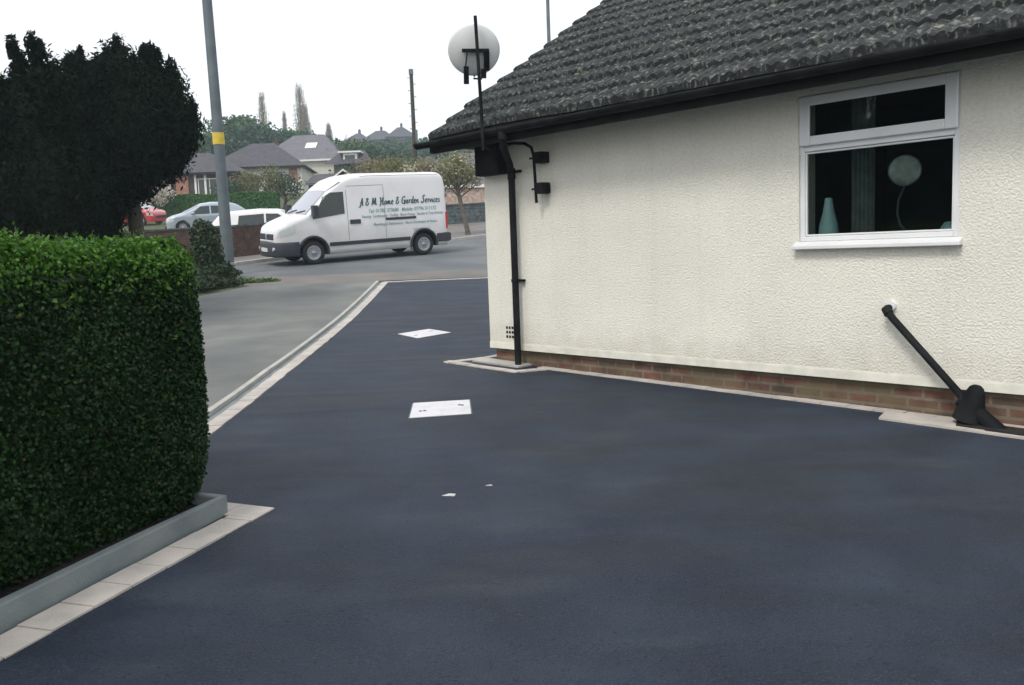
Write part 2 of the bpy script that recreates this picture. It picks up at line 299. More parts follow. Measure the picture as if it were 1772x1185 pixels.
# ------------------------------------------------------------------ ground sheets
def strip(name, y0, y1, xl, xr, dz, m, step=None, parent=None):
    ys = sorted(set([y0, y1] + [float(y) for y in ROWS if y0 < y < y1])); mb = MB(); vs = []
    for y in ys: z = gz(y) + dz; vs += [(xl(y), y, z), (xr(y), y, z)]
    mb.add(vs, [(2 * i, 2 * i + 1, 2 * i + 3, 2 * i + 2) for i in range(len(ys) - 1)])
    return mb.build(name, m, parent)
def pl(pts):
    xs = [p[1] for p in pts]; vs = [p[0] for p in pts]; return lambda y: float(np.interp(y, xs, vs))
def terrain():
    X = np.concatenate([np.arange(-220, -40, 6), np.arange(-40, 40, 4), np.arange(40, 221, 6)])
    mb = MB(); vs = [(x, y, hz(x, y)) for y in ROWS for x in X]; nx = len(X)
    mb.add(vs, [(j * nx + i, j * nx + i + 1, (j + 1) * nx + i + 1, (j + 1) * nx + i) for j in range(len(ROWS) - 1) for i in range(nx - 1)], True)
    return tag(mb.build('ground', M['grass'], fixn=False), kind='structure')
terrain()
EDGE_IN = pl([(-1.87, 2.0), (-2.2, 5.0), (-2.25, 6.03), (-2.35, 7.95), (-2.44, 9.36), (-2.5, 11.8), (-2.63, 16.2), (-2.78, 19.92)])
BW = .19
def off(fn, d): return lambda y: fn(y) + d
# bed line: outer face of the raised kerb that holds the hedge bed, seen from the drive
bd = Vector((-.313, -.95)).normalized(); bn = Vector((.95, -.313)).normalized()      # along, outwards
BC = Vector((-1.485, 4.36))                                                            # outer corner of the kerb
BE = Vector((-1.304, 4.522))                                                           # outer corner of the block strip
def bedx(y): return BE.x + (y - BE.y) * (bd.x / bd.y)
tag(strip('driveway', -4, 20.1, lambda y: bedx(y) - .01 if y < 4.5 else (-6 if y < 5.0 else EDGE_IN(y)), lambda y: 14, .012, M['tarmac']), kind='structure')
tag(strip('shared_drive', 5.0, 20.3, pl([(-14, 5), (-12, 12), (-6.6, 18.5), (-6.0, 20.3)]), lambda y: EDGE_IN(y) - BW - .08, .008, M['concrete']), kind='structure')
tag(strip('pavement', 20.31, 22.2, lambda y: -30, lambda y: 30, .008, M['pave']), kind='structure')
KF = [(-30, 16), (-14, 22.6), (-8.2, 25.9), (-6.9, 27.8), (-4.4, 30.6), (-2.2, 33.0), (-.9, 34.8), (5, 42), (12, 50)]
kfx = pl(KF)
tag(strip('road', 22.2, 50, lambda y: kfx(y), lambda y: 40, .004, M['road']), kind='structure')
tag(strip('far_pavement', 16.0, 50, lambda y: kfx(y) - 2.6 - max(0, y - 29) * .55, lambda y: kfx(y) - .12, .06, M['pave']), kind='structure')
def sweep(path, w, h, dz0=-.05, zf=None, side=0, step=.5):
    """rectangular kerb section along a plan path; side=0 centred, 1: to the left of the path"""
    pts = []
    for a, b in zip(path[:-1], path[1:]):
        a = Vector(a); b = Vector(b); n = max(1, int((b - a).length / step)); pts += [a.lerp(b, i / n) for i in range(n)]
    pts.append(Vector(path[-1])); mb = MB(); vs = []
    for i, p in enumerate(pts):
        t = (pts[min(i + 1, len(pts) - 1)] - pts[max(i - 1, 0)]).normalized(); n = Vector((-t.y, t.x))
        if side == 0: a, b = p - n * w / 2, p + n * w / 2
        else: a, b = p, p + n * w * side
        za, zb = gz(a.y), gz(b.y)
        vs += [(a.x, a.y, za + dz0), (b.x, b.y, zb + dz0), (b.x, b.y, zb + h), (a.x, a.y, za + h)]
    fs = [(0, 1, 2, 3)]
    for i in range(len(pts) - 1):
        for k in range(4): k2 = (k + 1) % 4; fs.append((4 * i + k, 4 * i + k2, 4 * i + 4 + k2, 4 * i + 4 + k))
    e = 4 * (len(pts) - 1); fs.append((e, e + 3, e + 2, e + 1)); mb.add(vs, fs); return mb
def curb(name, path, w, h, m, side=0, bevel=.006): return tag(sweep(path, w, h, side=side).build(name, m, bevel=bevel), kind='structure')
curb('far_kerb', [(x, y) for x, y in KF[1:-1]], .13, .11, M['kerb'], 0)
# edging of the new drive: row of buff blocks, then a raised kerb stone towards the shared drive
def blocks_along(path, w, bl, name, m, h=.022, side=1, gap=.006, jit=.006):
    P = [Vector(p) for p in path]; mb = MB(); rnd = random.Random(3)
    for a, b in zip(P[:-1], P[1:]):
        L = (b - a).length; t = (b - a).normalized(); n = Vector((-t.y, t.x)) * side; k = max(1, round(L / bl)); s = L / k
        for i in range(k):
            j = rnd.uniform(-jit, jit); hh = h + rnd.uniform(-.002, .003)
            q = [a + t * (i * s + gap / 2) + n * j, a + t * ((i + 1) * s - gap / 2) + n * j, a + t * ((i + 1) * s - gap / 2) + n * (w + j), a + t * (i * s + gap / 2) + n * (w + j)]
            lo = [(v.x, v.y, gz(v.y) - .05) for v in q]; hi = [(v.x, v.y, gz(v.y) + hh) for v in q]
            mb.add(lo + hi, [(3, 2, 1, 0), (4, 5, 6, 7), (0, 1, 5, 4), (1, 2, 6, 5), (2, 3, 7, 6), (3, 0, 4, 7)])
    return tag(mb.build(name, m), kind='structure')
ein = [(EDGE_IN(y), y) for y in (5.0, 6.03, 7.95, 9.36, 11.8, 14, 16.2, 18, 19.92)]
blocks_along(ein, BW - .05, .21, 'block_edging', M['block'])
curb('edging_kerb', [(x - BW - .03, y) for x, y in ein], .06, .05, M['kerb'], 1)
strip('edging_channel', 5.0, 19.9, lambda y: EDGE_IN(y) - BW - .03, lambda y: EDGE_IN(y) - .08, .010, M['greykerb'])['kind'] = 'structure'
blocks_along([(3.2, 20.3), (EDGE_IN(19.92) - .1, 19.95)], .12, .21, 'block_edging', M['block'], side=1)
# hedge bed: raised kerb with a block strip outside it
def along(p, s, o): q = p + bd * s + bn * o; return (q.x, q.y)
P0 = BE
ec = Vector((-.92, .39)).normalized()                 # direction of the end of the bed
blocks_along([along(BE, 4.2, 0), (BE.x, BE.y), (BE.x + ec.x * 1.6, BE.y + ec.y * 1.6)], .17, .21, 'block_edging', M['block'], side=1, h=.02, jit=.004)
kc = BE + bd * .12 - bn * .20
curb('bed_kerb', [(kc.x + bd.x * 4.0, kc.y + bd.y * 4.0), (kc.x, kc.y), (kc.x + ec.x * 1.5, kc.y + ec.y * 1.5)], .055, .115, M['greykerb'], 1, .008)
def bed_soil():
    a = kc - bn * .04 + bd * .0; b = a + bd * 4.0; c = b - bn * 1.6; d = a + ec * 1.5
    mb = MB(); n = 14; vs = []
    for i in range(n + 1):
        for j in range(n + 1):
            u, v = i / n, j / n; p = a.lerp(b, u).lerp(Vector(d).lerp(c, u), v)
            vs.append((p.x, p.y, gz(p.y) + .06 + random.uniform(-.01, .015)))
    mb.add(vs, [(i * (n + 1) + j, i * (n + 1) + j + 1, (i + 1) * (n + 1) + j + 1, (i + 1) * (n + 1) + j) for i in range(n) for j in range(n)], True)
    tag(mb.build('bed_soil', M['soil']), kind='structure')
bed_soil()

# ------------------------------------------------------------------ foliage helpers
def leaf_mesh(name, P, Nn, size, m, seed=0, aspect=1.6, jitter=.9, up=0.0):
    rng = np.random.default_rng(seed); n = len(P)
    d = rng.normal(size=(n, 3)); d[:, 2] += up; d /= np.linalg.norm(d, axis=1)[:, None] + 1e-9
    nn = Nn + rng.normal(size=(n, 3)) * jitter; nn /= np.linalg.norm(nn, axis=1)[:, None] + 1e-9
    d -= nn * (d * nn).sum(1)[:, None]; d /= np.linalg.norm(d, axis=1)[:, None] + 1e-9
    w = np.cross(nn, d); s = size * rng.uniform(.6, 1.35, n)[:, None]
    a = P - d * s * .5; c = P + d * s * .5; b = P + w * s * .5 / aspect + nn * s * .06; e = P - w * s * .5 / aspect + nn * s * .06
    V = np.stack([a, b, c, e], 1).reshape(-1, 3).astype(np.float32)
    me = bpy.data.meshes.new(name); me.vertices.add(4 * n); me.vertices.foreach_set('co', V.ravel())
    me.loops.add(4 * n); me.loops.foreach_set('vertex_index', np.arange(4 * n, dtype=np.int32)); me.polygons.add(n)
    me.polygons.foreach_set('loop_start', np.arange(0, 4 * n, 4, dtype=np.int32)); me.polygons.foreach_set('loop_total', np.full(n, 4, dtype=np.int32))
    me.materials.append(m); me.update(calc_edges=True); me.validate(); return me
def link(name, me, parent=None):
    o = bpy.data.objects.new(name, me); COL.objects.link(o); o.parent = parent; return o
def clump_points(clumps, n, seed=0, shell=.55):
    """clumps: (cx,cy,cz,rx,ry,rz); points in the outer shell of each, n shared by surface"""
    rng = np.random.default_rng(seed); A = np.array(clumps, float); w = (A[:, 3] * A[:, 5]) ** 1.0; w /= w.sum(); idx = rng.choice(len(A), n, p=w)
    u = rng.normal(size=(n, 3)); u /= np.linalg.norm(u, axis=1)[:, None]; r = 1 - shell * rng.random(n) ** 1.6
    r *= 1 + .13 * np.sin(u[:, 0] * 7 + idx * 1.7) * np.cos(u[:, 2] * 6 + idx)
    C = A[idx, :3]; S = A[idx, 3:]; return C + u * S * r[:, None], u
def branches(mb, base, top, r0, n, spread, seed, z0=.35, rise=.6, thin=.4):
    rnd = random.Random(seed); base = Vector(base); top = Vector(top)
    pts = [base.lerp(top, t) + Vector((rnd.uniform(-1, 1), rnd.uniform(-1, 1), 0)) * spread * .05 * (0 < t < 1) for t in (0, .2, .4, .6, .8, 1)]
    mb.tube(pts, [r0 * (1.25 if t == 0 else 1 - .8 * t) for t in (0, .2, .4, .6, .8, 1)], 8)
    for i in range(n):
        t = z0 + (1 - z0) * (i + .5) / n * .9; p = base.lerp(top, t); a = i * 2.4 + rnd.uniform(-.4, .4); L = spread * (1.1 - .6 * t) * rnd.uniform(.7, 1.1)
        q = p + Vector((math.cos(a) * L * .5, math.sin(a) * L * .5, L * rise * .45)); e = p + Vector((math.cos(a) * L, math.sin(a) * L, L * rise))
        rr = r0 * (1 - .75 * t) * thin; mb.tube([p, q, e], [rr, rr * .7, rr * .25], 6)
        for k in range(2):
            a2 = a + rnd.uniform(-1, 1); mb.tube([q, q + Vector((math.cos(a2), math.sin(a2), rise * 1.2)) * L * .4], [rr * .5, rr * .15], 5)
def tree(name, clumps, n, leaf, lm, trunk, seed, label, cat='tree', group=None, loc=(0, 0, 0), bm=None, shell=.6, aspect=1.6, up=0, core=None):
    t = empty(name, loc, 0, label, cat, group)
    mb = MB(); branches(mb, (trunk[0], trunk[1], -.2), (trunk[2], trunk[3], trunk[4]), trunk[5], trunk[6], trunk[7], seed, *(trunk[8:] or ()))
    mb.build('trunk', bm or M['bark'], t)
    P, U = clump_points(clumps, n, seed, shell); cr = link('crown', leaf_mesh('crown', P, U, leaf, lm, seed, aspect, up=up), t)
    if core:
        cb = MB()
        for (x, y, z, a, b, c) in clumps:
            rnd = random.Random(int(x * 100) + seed); prof = 9; seg = 12; vs = []
            for i in range(prof + 1):
                th = math.pi * i / prof
                for k in range(seg):
                    ph = 2 * math.pi * k / seg; q = core * rnd.uniform(.88, 1.1); vs.append((x + a * q * math.sin(th) * math.cos(ph), y + b * q * math.sin(th) * math.sin(ph), z + c * q * math.cos(th)))
            cb.add(vs, [(i * seg + k, i * seg + (k + 1) % seg, (i + 1) * seg + (k + 1) % seg, (i + 1) * seg + k) for i in range(prof) for k in range(seg)], True)
        me = cb.build('core', M['core'], None); 
        # dense inner growth belongs to the crown mesh
        bmm = bmesh.new(); bmm.from_mesh(cr.data); k0 = len(bmm.faces); bmm.from_mesh(me.data); bmm.faces.ensure_lookup_table()
        for f in bmm.faces[k0:]: f.material_index = 1
        cr.data.materials.append(M['core']); bmm.to_mesh(cr.data); bmm.free(); bpy.data.objects.remove(me)
    return t

# ------------------------------------------------------------------ the house
A = R(42.0535); HX, HY, HZ = -.241, 9.66, .244
house = empty('bungalow', (HX, HY, HZ), A - R(90), 'cream roughcast bungalow with dark mossy tiled roof and brick plinth beside the new tarmac drive', 'house')
LEN, DEP, PIT, EZ, EY, VS = 9.5, 8.0, .641, 2.505, -.45, -.39
RIDGE_Y = DEP / 2
def roofz(y): return EZ + PIT * (y - EY) if y <= RIDGE_Y else EZ + PIT * (2 * RIDGE_Y - y - EY)
WS0, WS1, WZ0, WZ1 = 3.772, 4.965, 1.19, 2.349
def wallmesh():
    mb = MB(); top = 2.75; zb = .18
    xs = [0, WS0, WS1, LEN]; zs = [zb, WZ0, WZ1, top]
    for i in range(3):
        for j in range(3):
            if i == 1 and j == 1: continue
            mb.add([(xs[i], 0, zs[j]), (xs[i + 1], 0, zs[j]), (xs[i + 1], 0, zs[j + 1]), (xs[i], 0, zs[j + 1])], [(0, 1, 2, 3)])
    d = .25      # reveals
    mb.add([(WS0, 0, WZ0), (WS0, 0, WZ1), (WS0, d, WZ1), (WS0, d, WZ0)], [(0, 1, 2, 3)])
    mb.add([(WS1, 0, WZ0), (WS1, 0, WZ1), (WS1, d, WZ1), (WS1, d, WZ0)], [(0, 1, 2, 3)])
    mb.add([(WS0, 0, WZ0), (WS1, 0, WZ0), (WS1, d, WZ0), (WS0, d, WZ0)], [(0, 1, 2, 3)])
    mb.add([(WS0, 0, WZ1), (WS1, 0, WZ1), (WS1, d, WZ1), (WS0, d, WZ1)], [(0, 1, 2, 3)])
    # gable end walls, back wall, underside lip
    for x in (0, LEN):
        mb.add([(x, 0, zb), (x, DEP, zb), (x, DEP, roofz(DEP) - .08), (x, RIDGE_Y, roofz(RIDGE_Y) - .08), (x, 0, roofz(0) - .08)], [(0, 1, 2, 3, 4)])
    mb.add([(0, DEP, zb), (LEN, DEP, zb), (LEN, DEP, top), (0, DEP, top)], [(0, 1, 2, 3)])
    mb.add([(0, 0, zb), (LEN, 0, zb), (LEN, .08, zb), (0, .08, zb)], [(0, 1, 2, 3)])
    mb.add([(0, 0.081, zb), (.08, .081, zb), (.08, DEP, zb), (0, DEP, zb)], [(0, 1, 2, 3)])
    return mb.build('wall', M['render'], house, fixn=False)
wallmesh()
lip = MB(); lip.prism([(-.004, -.005, .177), (-.004, -.004, .235), (-.004, -.002, .25), (-.004, .03, .25), (-.004, .03, .177)], (0, 0, 0), (LEN + .008, 0, 0)); lip.build('bell_cast', M['lip'], house)
pb = MB(); pb.box(.045, LEN - .045, .045, DEP - .045, -.5, .181); pb.build('plinth', M['plinth'], house)
# interior room behind the window
rm = MB(); x0, x1, y0, y1, z0, z1 = 3.0, 6.2, .26, 3.2, .2, 2.4
for q in ([(x0, y1, z0), (x1, y1, z0), (x1, y1, z1), (x0, y1, z1)], [(x0, y0, z0), (x0, y1, z0), (x0, y1, z1), (x0, y0, z1)], [(x1, y0, z0), (x1, y1, z0), (x1, y1, z1), (x1, y0, z1)],
          [(x0, y0, z0), (x1, y0, z0), (x1, y1, z0), (x0, y1, z0)], [(x0, y0, z1), (x1, y0, z1), (x1, y1, z1), (x0, y1, z1)],
          [(x0, y0, z0), (WS0, y0, z0), (WS0, y0, z1), (x0, y0, z1)], [(WS1, y0, z0), (x1, y0, z0), (x1, y0, z1), (WS1, y0, z1)],
          [(WS0, y0, z0), (WS1, y0, z0), (WS1, y0, WZ0), (WS0, y0, WZ0)], [(WS0, y0, WZ1), (WS1, y0, WZ1), (WS1, y0, z1), (WS0, y0, z1)]):
    rm.add(q, [(0, 1, 2, 3)])
rm.build('room', M['room'], house, fixn=False)
# window
def ring(mb, x0, x1, z0, z1, w, y0, y1, wb=None, wt=None):
    wb = wb or w; wt = wt or w
    mb.box(x0, x0 + w, y0, y1, z0, z1); mb.box(x1 - w, x1, y0, y1, z0, z1); mb.box(x0 + w, x1 - w, y0, y1, z0, z0 + wb); mb.box(x0 + w, x1 - w, y0, y1, z1 - wt, z1)
fr = MB(); FZ0 = 1.235
ring(fr, WS0 + .003, WS1 - .003, FZ0, WZ1 - .002, .038, .012, .075); fr.box(WS0 + .042, WS1 - .042, .012, .075, 1.925, 1.985)
win = fr.build('window', M['upvc'], house, bevel=.005)
sa = MB(); ring(sa, WS0 + .012, WS1 - .012, 1.968, WZ1 - .012, .085, -.020, .008, .07, .07); sa.build('opening_sash', M['upvc'], win, bevel=.007)
bd2 = MB(); ring(bd2, WS0 + .042, WS1 - .042, FZ0 + .040, 1.921, .014, .022, .060); bd2.build('glazing_bead', M['upvc'], win, bevel=.004)
gp = MB(); gp.box(WS0 + .057, WS1 - .057, .038, .042, FZ0 + .055, 1.906); gp.build('pane', M['pane'], win)
gp = MB(); gp.box(WS0 + .098, WS1 - .098, -.008, -.004, 2.039, WZ1 - .083); gp.build('pane', M['pane'], win)
sl_ = MB(); sl_.prism([(WS0 - .03, .07, 1.175), (WS0 - .03, -.065, 1.175), (WS0 - .03, -.065, 1.205), (WS0 - .03, .01, 1.234), (WS0 - .03, .07, 1.234)], (0, 0, 0), (WS1 - WS0 + .06, 0, 0)); sl_.build('sill', M['upvc'], win, bevel=.006)
ib = MB(); ib.box(WS0 + .002, WS1 - .002, .08, .42, 1.195, 1.232); ib.build('window_board', M['white'], win)

# roof: courses of double roll tiles as real relief
def rooftiles():
    dx = .0175; x0, x1 = VS, LEN + .4; nx = int((x1 - x0) / dx) + 1; co = .26; run = RIDGE_Y - EY; nc = int(run / co) + 1
    rnd = random.Random(5); mb = MB()
    for sgn in (1, -1):
        for c in range(nc):
            ya = EY + c * co; yb = min(ya + co + .03, RIDGE_Y); vs = []
            jit = [rnd.uniform(-.006, .006) for _ in range(nx // 18 + 2)]; lift = [rnd.uniform(-.004, .007) for _ in range(nx // 18 + 2)]
            for i in range(nx):
                x = x0 + i * dx; w = .025 * (.5 - .5 * math.cos(2 * math.pi * i / 6)) ** .8; t = i // 18
                sag = .012 * math.sin(x * .8 + 1) + .008 * math.sin(x * 2.1 + c)
                for (yy, dz) in ((ya + jit[t] + .012, -.03), (ya + jit[t], w + .024 + lift[t]), (yb, w * .9 - .016)):
                    z = roofz(yy) + dz + sag; Y = yy if sgn > 0 else 2 * RIDGE_Y - yy
                    vs.append((x, Y, z))
            fs = []
            for i in range(nx - 1):
                a, b = 3 * i, 3 * i + 3; fs += [(a, b, b + 1, a + 1), (a + 1, b + 1, b + 2, a + 2)]
            mb.add(vs, fs, False)
    return mb.build('roof', M['tile'], house, fixn=False)
roof = rooftiles()
ub = MB()
for x0, x1, s in ((VS + .004, LEN + .38, 1),):
    th = .10
    ub.prism([(x0, EY + .03, roofz(EY + .03) - .03), (x0, RIDGE_Y, roofz(RIDGE_Y) - .03), (x0, 2 * RIDGE_Y - EY, roofz(2 * RIDGE_Y - EY) - .03), (x0, 2 * RIDGE_Y - EY, roofz(2 * RIDGE_Y - EY) - .03 - th), (x0, RIDGE_Y, roofz(RIDGE_Y) - .03 - th), (x0, EY + .03, roofz(EY + .03) - .03 - th)], (0, 0, 0), (x1 - x0, 0, 0))
ub.build('roof_deck', M['darkwood'], house)
rc = MB(); rc.tube([(VS, RIDGE_Y, roofz(RIDGE_Y) - .02), (LEN + .4, RIDGE_Y, roofz(RIDGE_Y) - .02)], .12, 10); rc.build('ridge_tiles', M['tile'], house)
fb = MB(); fb.box(VS + .01, LEN + .3, EY + .045, EY + .07, 2.33, 2.47); fb.build('fascia', M['darkwood'], house)
bb = MB()     # bargeboard of the verge with mortar line under the tiles
for sg in (1, -1):
    Y = (lambda y: y) if sg > 0 else (lambda y: 2 * RIDGE_Y - y)
    bb.prism([(0, Y(EY + .03), roofz(EY) - .02), (0, Y(RIDGE_Y - .002), roofz(RIDGE_Y) - .03), (0, Y(RIDGE_Y - .002), roofz(RIDGE_Y) - .22), (0, Y(EY + .03), roofz(EY) - .17)], (VS - .015, 0, 0), (VS + .003, 0, 0))
bb.build('bargeboard', M['darkwood'], house)
sf = MB(); sf.box(VS + .02, LEN + .2, EY + .072, -.003, 2.405, 2.42); sf.box(VS + .02, -.003, -.002, DEP, 2.405, 2.42); sf.build('soffit', M['soffit'], house)
# half-round gutter
gm = MB(); gr_ = .058; gc = (EY - .02, 2.45); vs = []; xs = [VS - .17, LEN + .3]
for x in xs:
    for k in range(13):
        q = math.pi * k / 12; vs.append((x, gc[0] - gr_ * math.cos(q), gc[1] - gr_ * math.sin(q)))
    for k in range(13):
        q = math.pi * (12 - k) / 12; vs.append((x, gc[0] - (gr_ - .006) * math.cos(q), gc[1] - (gr_ - .006) * math.sin(q)))
gm.add(vs, [(k, (k + 1) % 26, 26 + (k + 1) % 26, 26 + k) for k in range(26)], True); gm.add([v for v in vs[:13]], [tuple(range(13))])
for i in range(11): x = VS + .3 + i * .9; gm.box(x, x + .03, gc[0] - .066, gc[0] + .066, gc[1] - .02, gc[1] + .008)
gut = gm.build('gutter', M['blackplastic'], house)
# downpipe with its swan neck, shoe and clips
dp = MB(); dp.tube([(.86, gc[0], 2.40), (.86, gc[0], 2.33), (.80, gc[0] + .06, 2.26), (.58, -.14, 2.14), (.535, -.085, 2.08), (.53, -.075, 1.95), (.53, -.075, .02)], .036, 12)
dp.tube([(.53, -.075, 2.1), (.53, -.075, 1.99)], .043, 12); dp.tube([(.86, gc[0], 2.42), (.86, gc[0], 2.34)], .048, 12)
dpo = dp.build('downpipe', M['blackplastic'], house)
for z in (2.07, .93):
    c = MB(); c.box(.475, .615, -.050, -.004, z - .012, z + .012); c.tube([(.53, -.075, z - .016), (.53, -.075, z + .016)], .043, 12); c.build('clip', M['blackplastic'], dpo)
av = MB()
for i in range(4):
    for j in range(3):
        av.box(.275 + i * .045, .302 + i * .045, -.004, .01, .30 + j * .05, .328 + j * .05)
av.build('air_vent', M['darkwood'], house)
# waste pipe and gully
wp = MB(); wp.tube([(4.505, -.008, .735), (4.505, -.06, .735), (4.515, -.085, .715), (4.56, -.095, .665), (5.03, -.10, .16), (5.09, -.11, .08)], .026, 12); wp.tube([(4.50, -.07, .735), (4.53, -.09, .695)], .034, 12)
wpo = wp.build('waste_pipe', M['blackplastic'], house)
c = MB(); c.tube([(4.515, .0, .752), (4.515, -.03, .752)], .034, 16); c.build('wall_collar', M['upvc'], wpo)
gl = MB(); gl.lathe([(0, .27), (.025, .266), (.045, .25), (.060, .215), (.072, .16), (.092, .08), (.105, .02)], 20, Matrix.Translation((5.085, -.10, -.03)) @ Matrix.Rotation(R(12), 4, 'Y'))
gl.tube([(5.03, -.10, .12), (5.12, -.11, .07), (5.36, -.15, -.11), (5.42, -.16, -.2)], [.045, .052, .055, .055], 14); gl.build('gully_hopper', M['blackplastic'], house)
gl = MB(); gl.box(5.24, 5.60, -.27, -.06, -.25, -.035); gl.build('gully_grate', M['blackplastic'], house, bevel=.01)
def lw(s, y):       # house plan to world plan
    a = A - R(90); return (HX + s * math.cos(a) - y * math.sin(a), HY + s * math.sin(a) + y * math.cos(a))
# block strip and slabs round the foot of the house
def house_sheet(name, poly, m, h, kind='structure'):
    mb = MB(); P = [lw(*p) for p in poly]; n = len(P)
    mb.add([(x, y, gz(y) - .05) for x, y in P] + [(x, y, gz(y) + h) for x, y in P], [tuple(range(n))[::-1], tuple(range(n, 2 * n))] + [(i, (i + 1) % n, n + (i + 1) % n, n + i) for i in range(n)])
    return tag(mb.build(name, m), kind=kind)
w = .13
blocks_along([lw(.80, -.06), lw(LEN, -.06)], .10, .21, 'block_edging', M['block'], side=1, h=.022, jit=.003)
blocks_along([lw(-.25, DEP), lw(-.25, .1), lw(-.36, -.40), lw(.84, -.40)], .10, .21, 'block_edging', M['block'], side=1, h=.024, jit=.002)
blocks_along([lw(.86, -.36), lw(.99, -.07)], .10, .12, 'block_edging', M['block'], side=1, h=.026, jit=.001)
house_sheet('gully_slab', [(-.14, .05), (-.14, -.16), (.62, -.16), (.62, .05)], M['kerb'], .03)
house_sheet('gully_apron', [(4.5, -.062), (4.56, -.30), (9.3, -.36), (9.3, -.062)], M['block'], .027)
house_sheet('gully_channel', [(5.0, -.07), (5.06, -.24), (6.6, -.27), (6.6, -.07)], M['soil'], .031)
# control box under the eaves
cb = MB(); cb.box(.02, .40, -.14, -.004, 2.06, 2.402); cb.box(.04, .38, -.15, -.141, 2.08, 2.38)
bx = cb.build('alarm_box', M['blackplastic'], None, bevel=.01); bx.location = house.location; bx.rotation_euler = house.rotation_euler
tag(bx, 'square black box fixed high on the cream wall at the house corner under the eaves', 'box')
# cable bracket with its two clamps beside the downpipe
br = empty('cable_bracket', house.location, A - R(90), 'thin black bent rod with two square clamps on the wall right of the downpipe', 'bracket')
k = MB(); k.tube([(.56, -.16, 2.34), (.66, -.14, 2.345), (.78, -.11, 2.33), (.87, -.10, 2.28), (.90, -.10, 2.2), (.91, -.10, 2.0), (.92, -.10, 1.72)], .016, 10)
k.tube([(.84, -.1, 2.17), (.90, -.1, 2.17)], .010, 8); k.tube([(.86, -.1, 1.86), (.92, -.1, 1.86)], .010, 8); k.build('rod', M['blackplastic'], br)
for z in (2.17, 1.865):
    k = MB(); k.box(.915, 1.035, -.125, -.003, z - .055, z + .055); k.build('clamp', M['blackplastic'], br, bevel=.012)
# satellite dish on its mast
sd_ = empty('satellite_dish', house.location, A - R(90), 'pale grey satellite dish seen from behind on a black mast at the house corner', 'satellite dish')
k = MB(); k.tube([(.66, -.56, 2.25), (.655, -.56, 2.6), (.605, -.55, 3.56)], .017, 10); k.tube([(.66, -.56, 2.30), (.4, -.13, 2.24)], .016, 8); k.tube([(.66, -.56, 2.42), (.4, -.13, 2.36)], .012, 8); k.build('mast', M['blackplastic'], sd_)
# camera side of the dish is its convex back; axis points away along the camera's sight line
ang = R(90) - A + R(90)           # undo house rotation
axis = Matrix.Rotation(-(A - R(90)), 4, 'Z') @ Matrix.Rotation(R(8), 4, 'Z') @ Matrix.Rotation(R(-72), 4, 'X')     # local z -> roughly +Y world and up
DC = Vector((.475, -.47, 3.265)); DM = Matrix.Translation(DC) @ axis.to_3x3().to_4x4() @ Matrix.Rotation(R(180), 4, 'Z')
k = MB(); k.lathe([(0, -.045), (.10, -.038), (.19, -.018), (.25, .004), (.268, .014), (.272, .02), (.262, .02), (.19, -.008), (.10, -.028), (0, -.035)], 40, DM @ Matrix.Scale(.97, 4, (1, 0, 0)) @ Matrix.Scale(.92, 4, (0, 1, 0))); k.build('reflector', M['dish'], sd_)
k = MB(); k.box(-.14, .13, -.012, .022, -.10, -.05, DM); k.box(-.145, -.09, -.19, .0, -.09, -.055, DM); k.box(-.11, -.06, -.26, -.17, -.11, -.05, DM); k.tube([DM @ Vector(p) for p in ((-.085, -.21, -.09), (-.06, -.27, -.08), (.02, -.26, -.1))], .010, 8)
k.build('mount', M['blackplastic'], sd_, bevel=.006)
k = MB(); k.box(.07, .12, -.31, -.14, -.15, -.10, DM); k.tube([DM @ Vector((.1, -.14, -.12)), DM @ Vector((.08, 0, -.1))], .008, 8); k.build('clamp', M['blackplastic'], sd_, bevel=.006)
k = MB(); k.tube([DM @ Vector((0, -.25, 0)), DM @ Vector((0, -.22, .2)), DM @ Vector((0, -.12, .30))], .010, 8); k.box(-.03, .03, -.13, -.06, .26, .34, DM); k.build('receiver_arm', M['galv'], sd_)

# things standing on the window board
def onhouse(name, label, cat): return empty(name, house.location, A - R(90), label, cat)
v = MB(); v.lathe([(0, 0), (.07, 0), (.078, .05), (.07, .13), (.045, .22), (.032, .30), (.028, .33), (.022, .335), (0, .33)], 20, Matrix.Translation((3.93, .17, 1.233))); 
v_ = v.build('vase', M['aqua']); v_.location = house.location; v_.rotation_euler = house.rotation_euler; tag(v_, 'pale blue tapering vase inside the window at its left corner', 'vase')
mi = onhouse('table_mirror', 'round pale mirror on a curved stand inside the window near the middle', 'mirror')
k = MB(); k.lathe([(0, .02), (.10, .018), (.115, 0), (.10, -.014), (0, -.016)], 28, Matrix.Translation((4.50, .22, 1.73)) @ Matrix.Rotation(R(90), 4, 'X') @ Matrix.Rotation(R(25), 4, 'Y')); k.build('disc', M['mirror'], mi)
k = MB(); k.tube([(4.50, .22, 1.62), (4.45, .23, 1.52), (4.44, .23, 1.42), (4.47, .22, 1.33), (4.52, .22, 1.28), (4.52, .22, 1.24)], .009, 8); k.lathe([(0, .0), (.08, 0), (.07, .012), (0, .018)], 20, Matrix.Translation((4.52, .22, 1.234))); k.build('stand', M['galv'], mi)
cu = MB(); vs = []
for i in range(31):
    x = 4.02 + i * .006; yv = .36 + .018 * math.sin(i * 1.1); vs += [(x, yv, 1.24), (x, yv, 2.33)]
cu.add(vs, [(2 * i, 2 * i + 2, 2 * i + 3, 2 * i + 1) for i in range(30)], True)
c_ = cu.build('curtain', M['curtain']); c_.location = house.location; c_.rotation_euler = house.rotation_euler; tag(c_, 'dim grey curtain hanging inside the left part of the window', 'curtain')
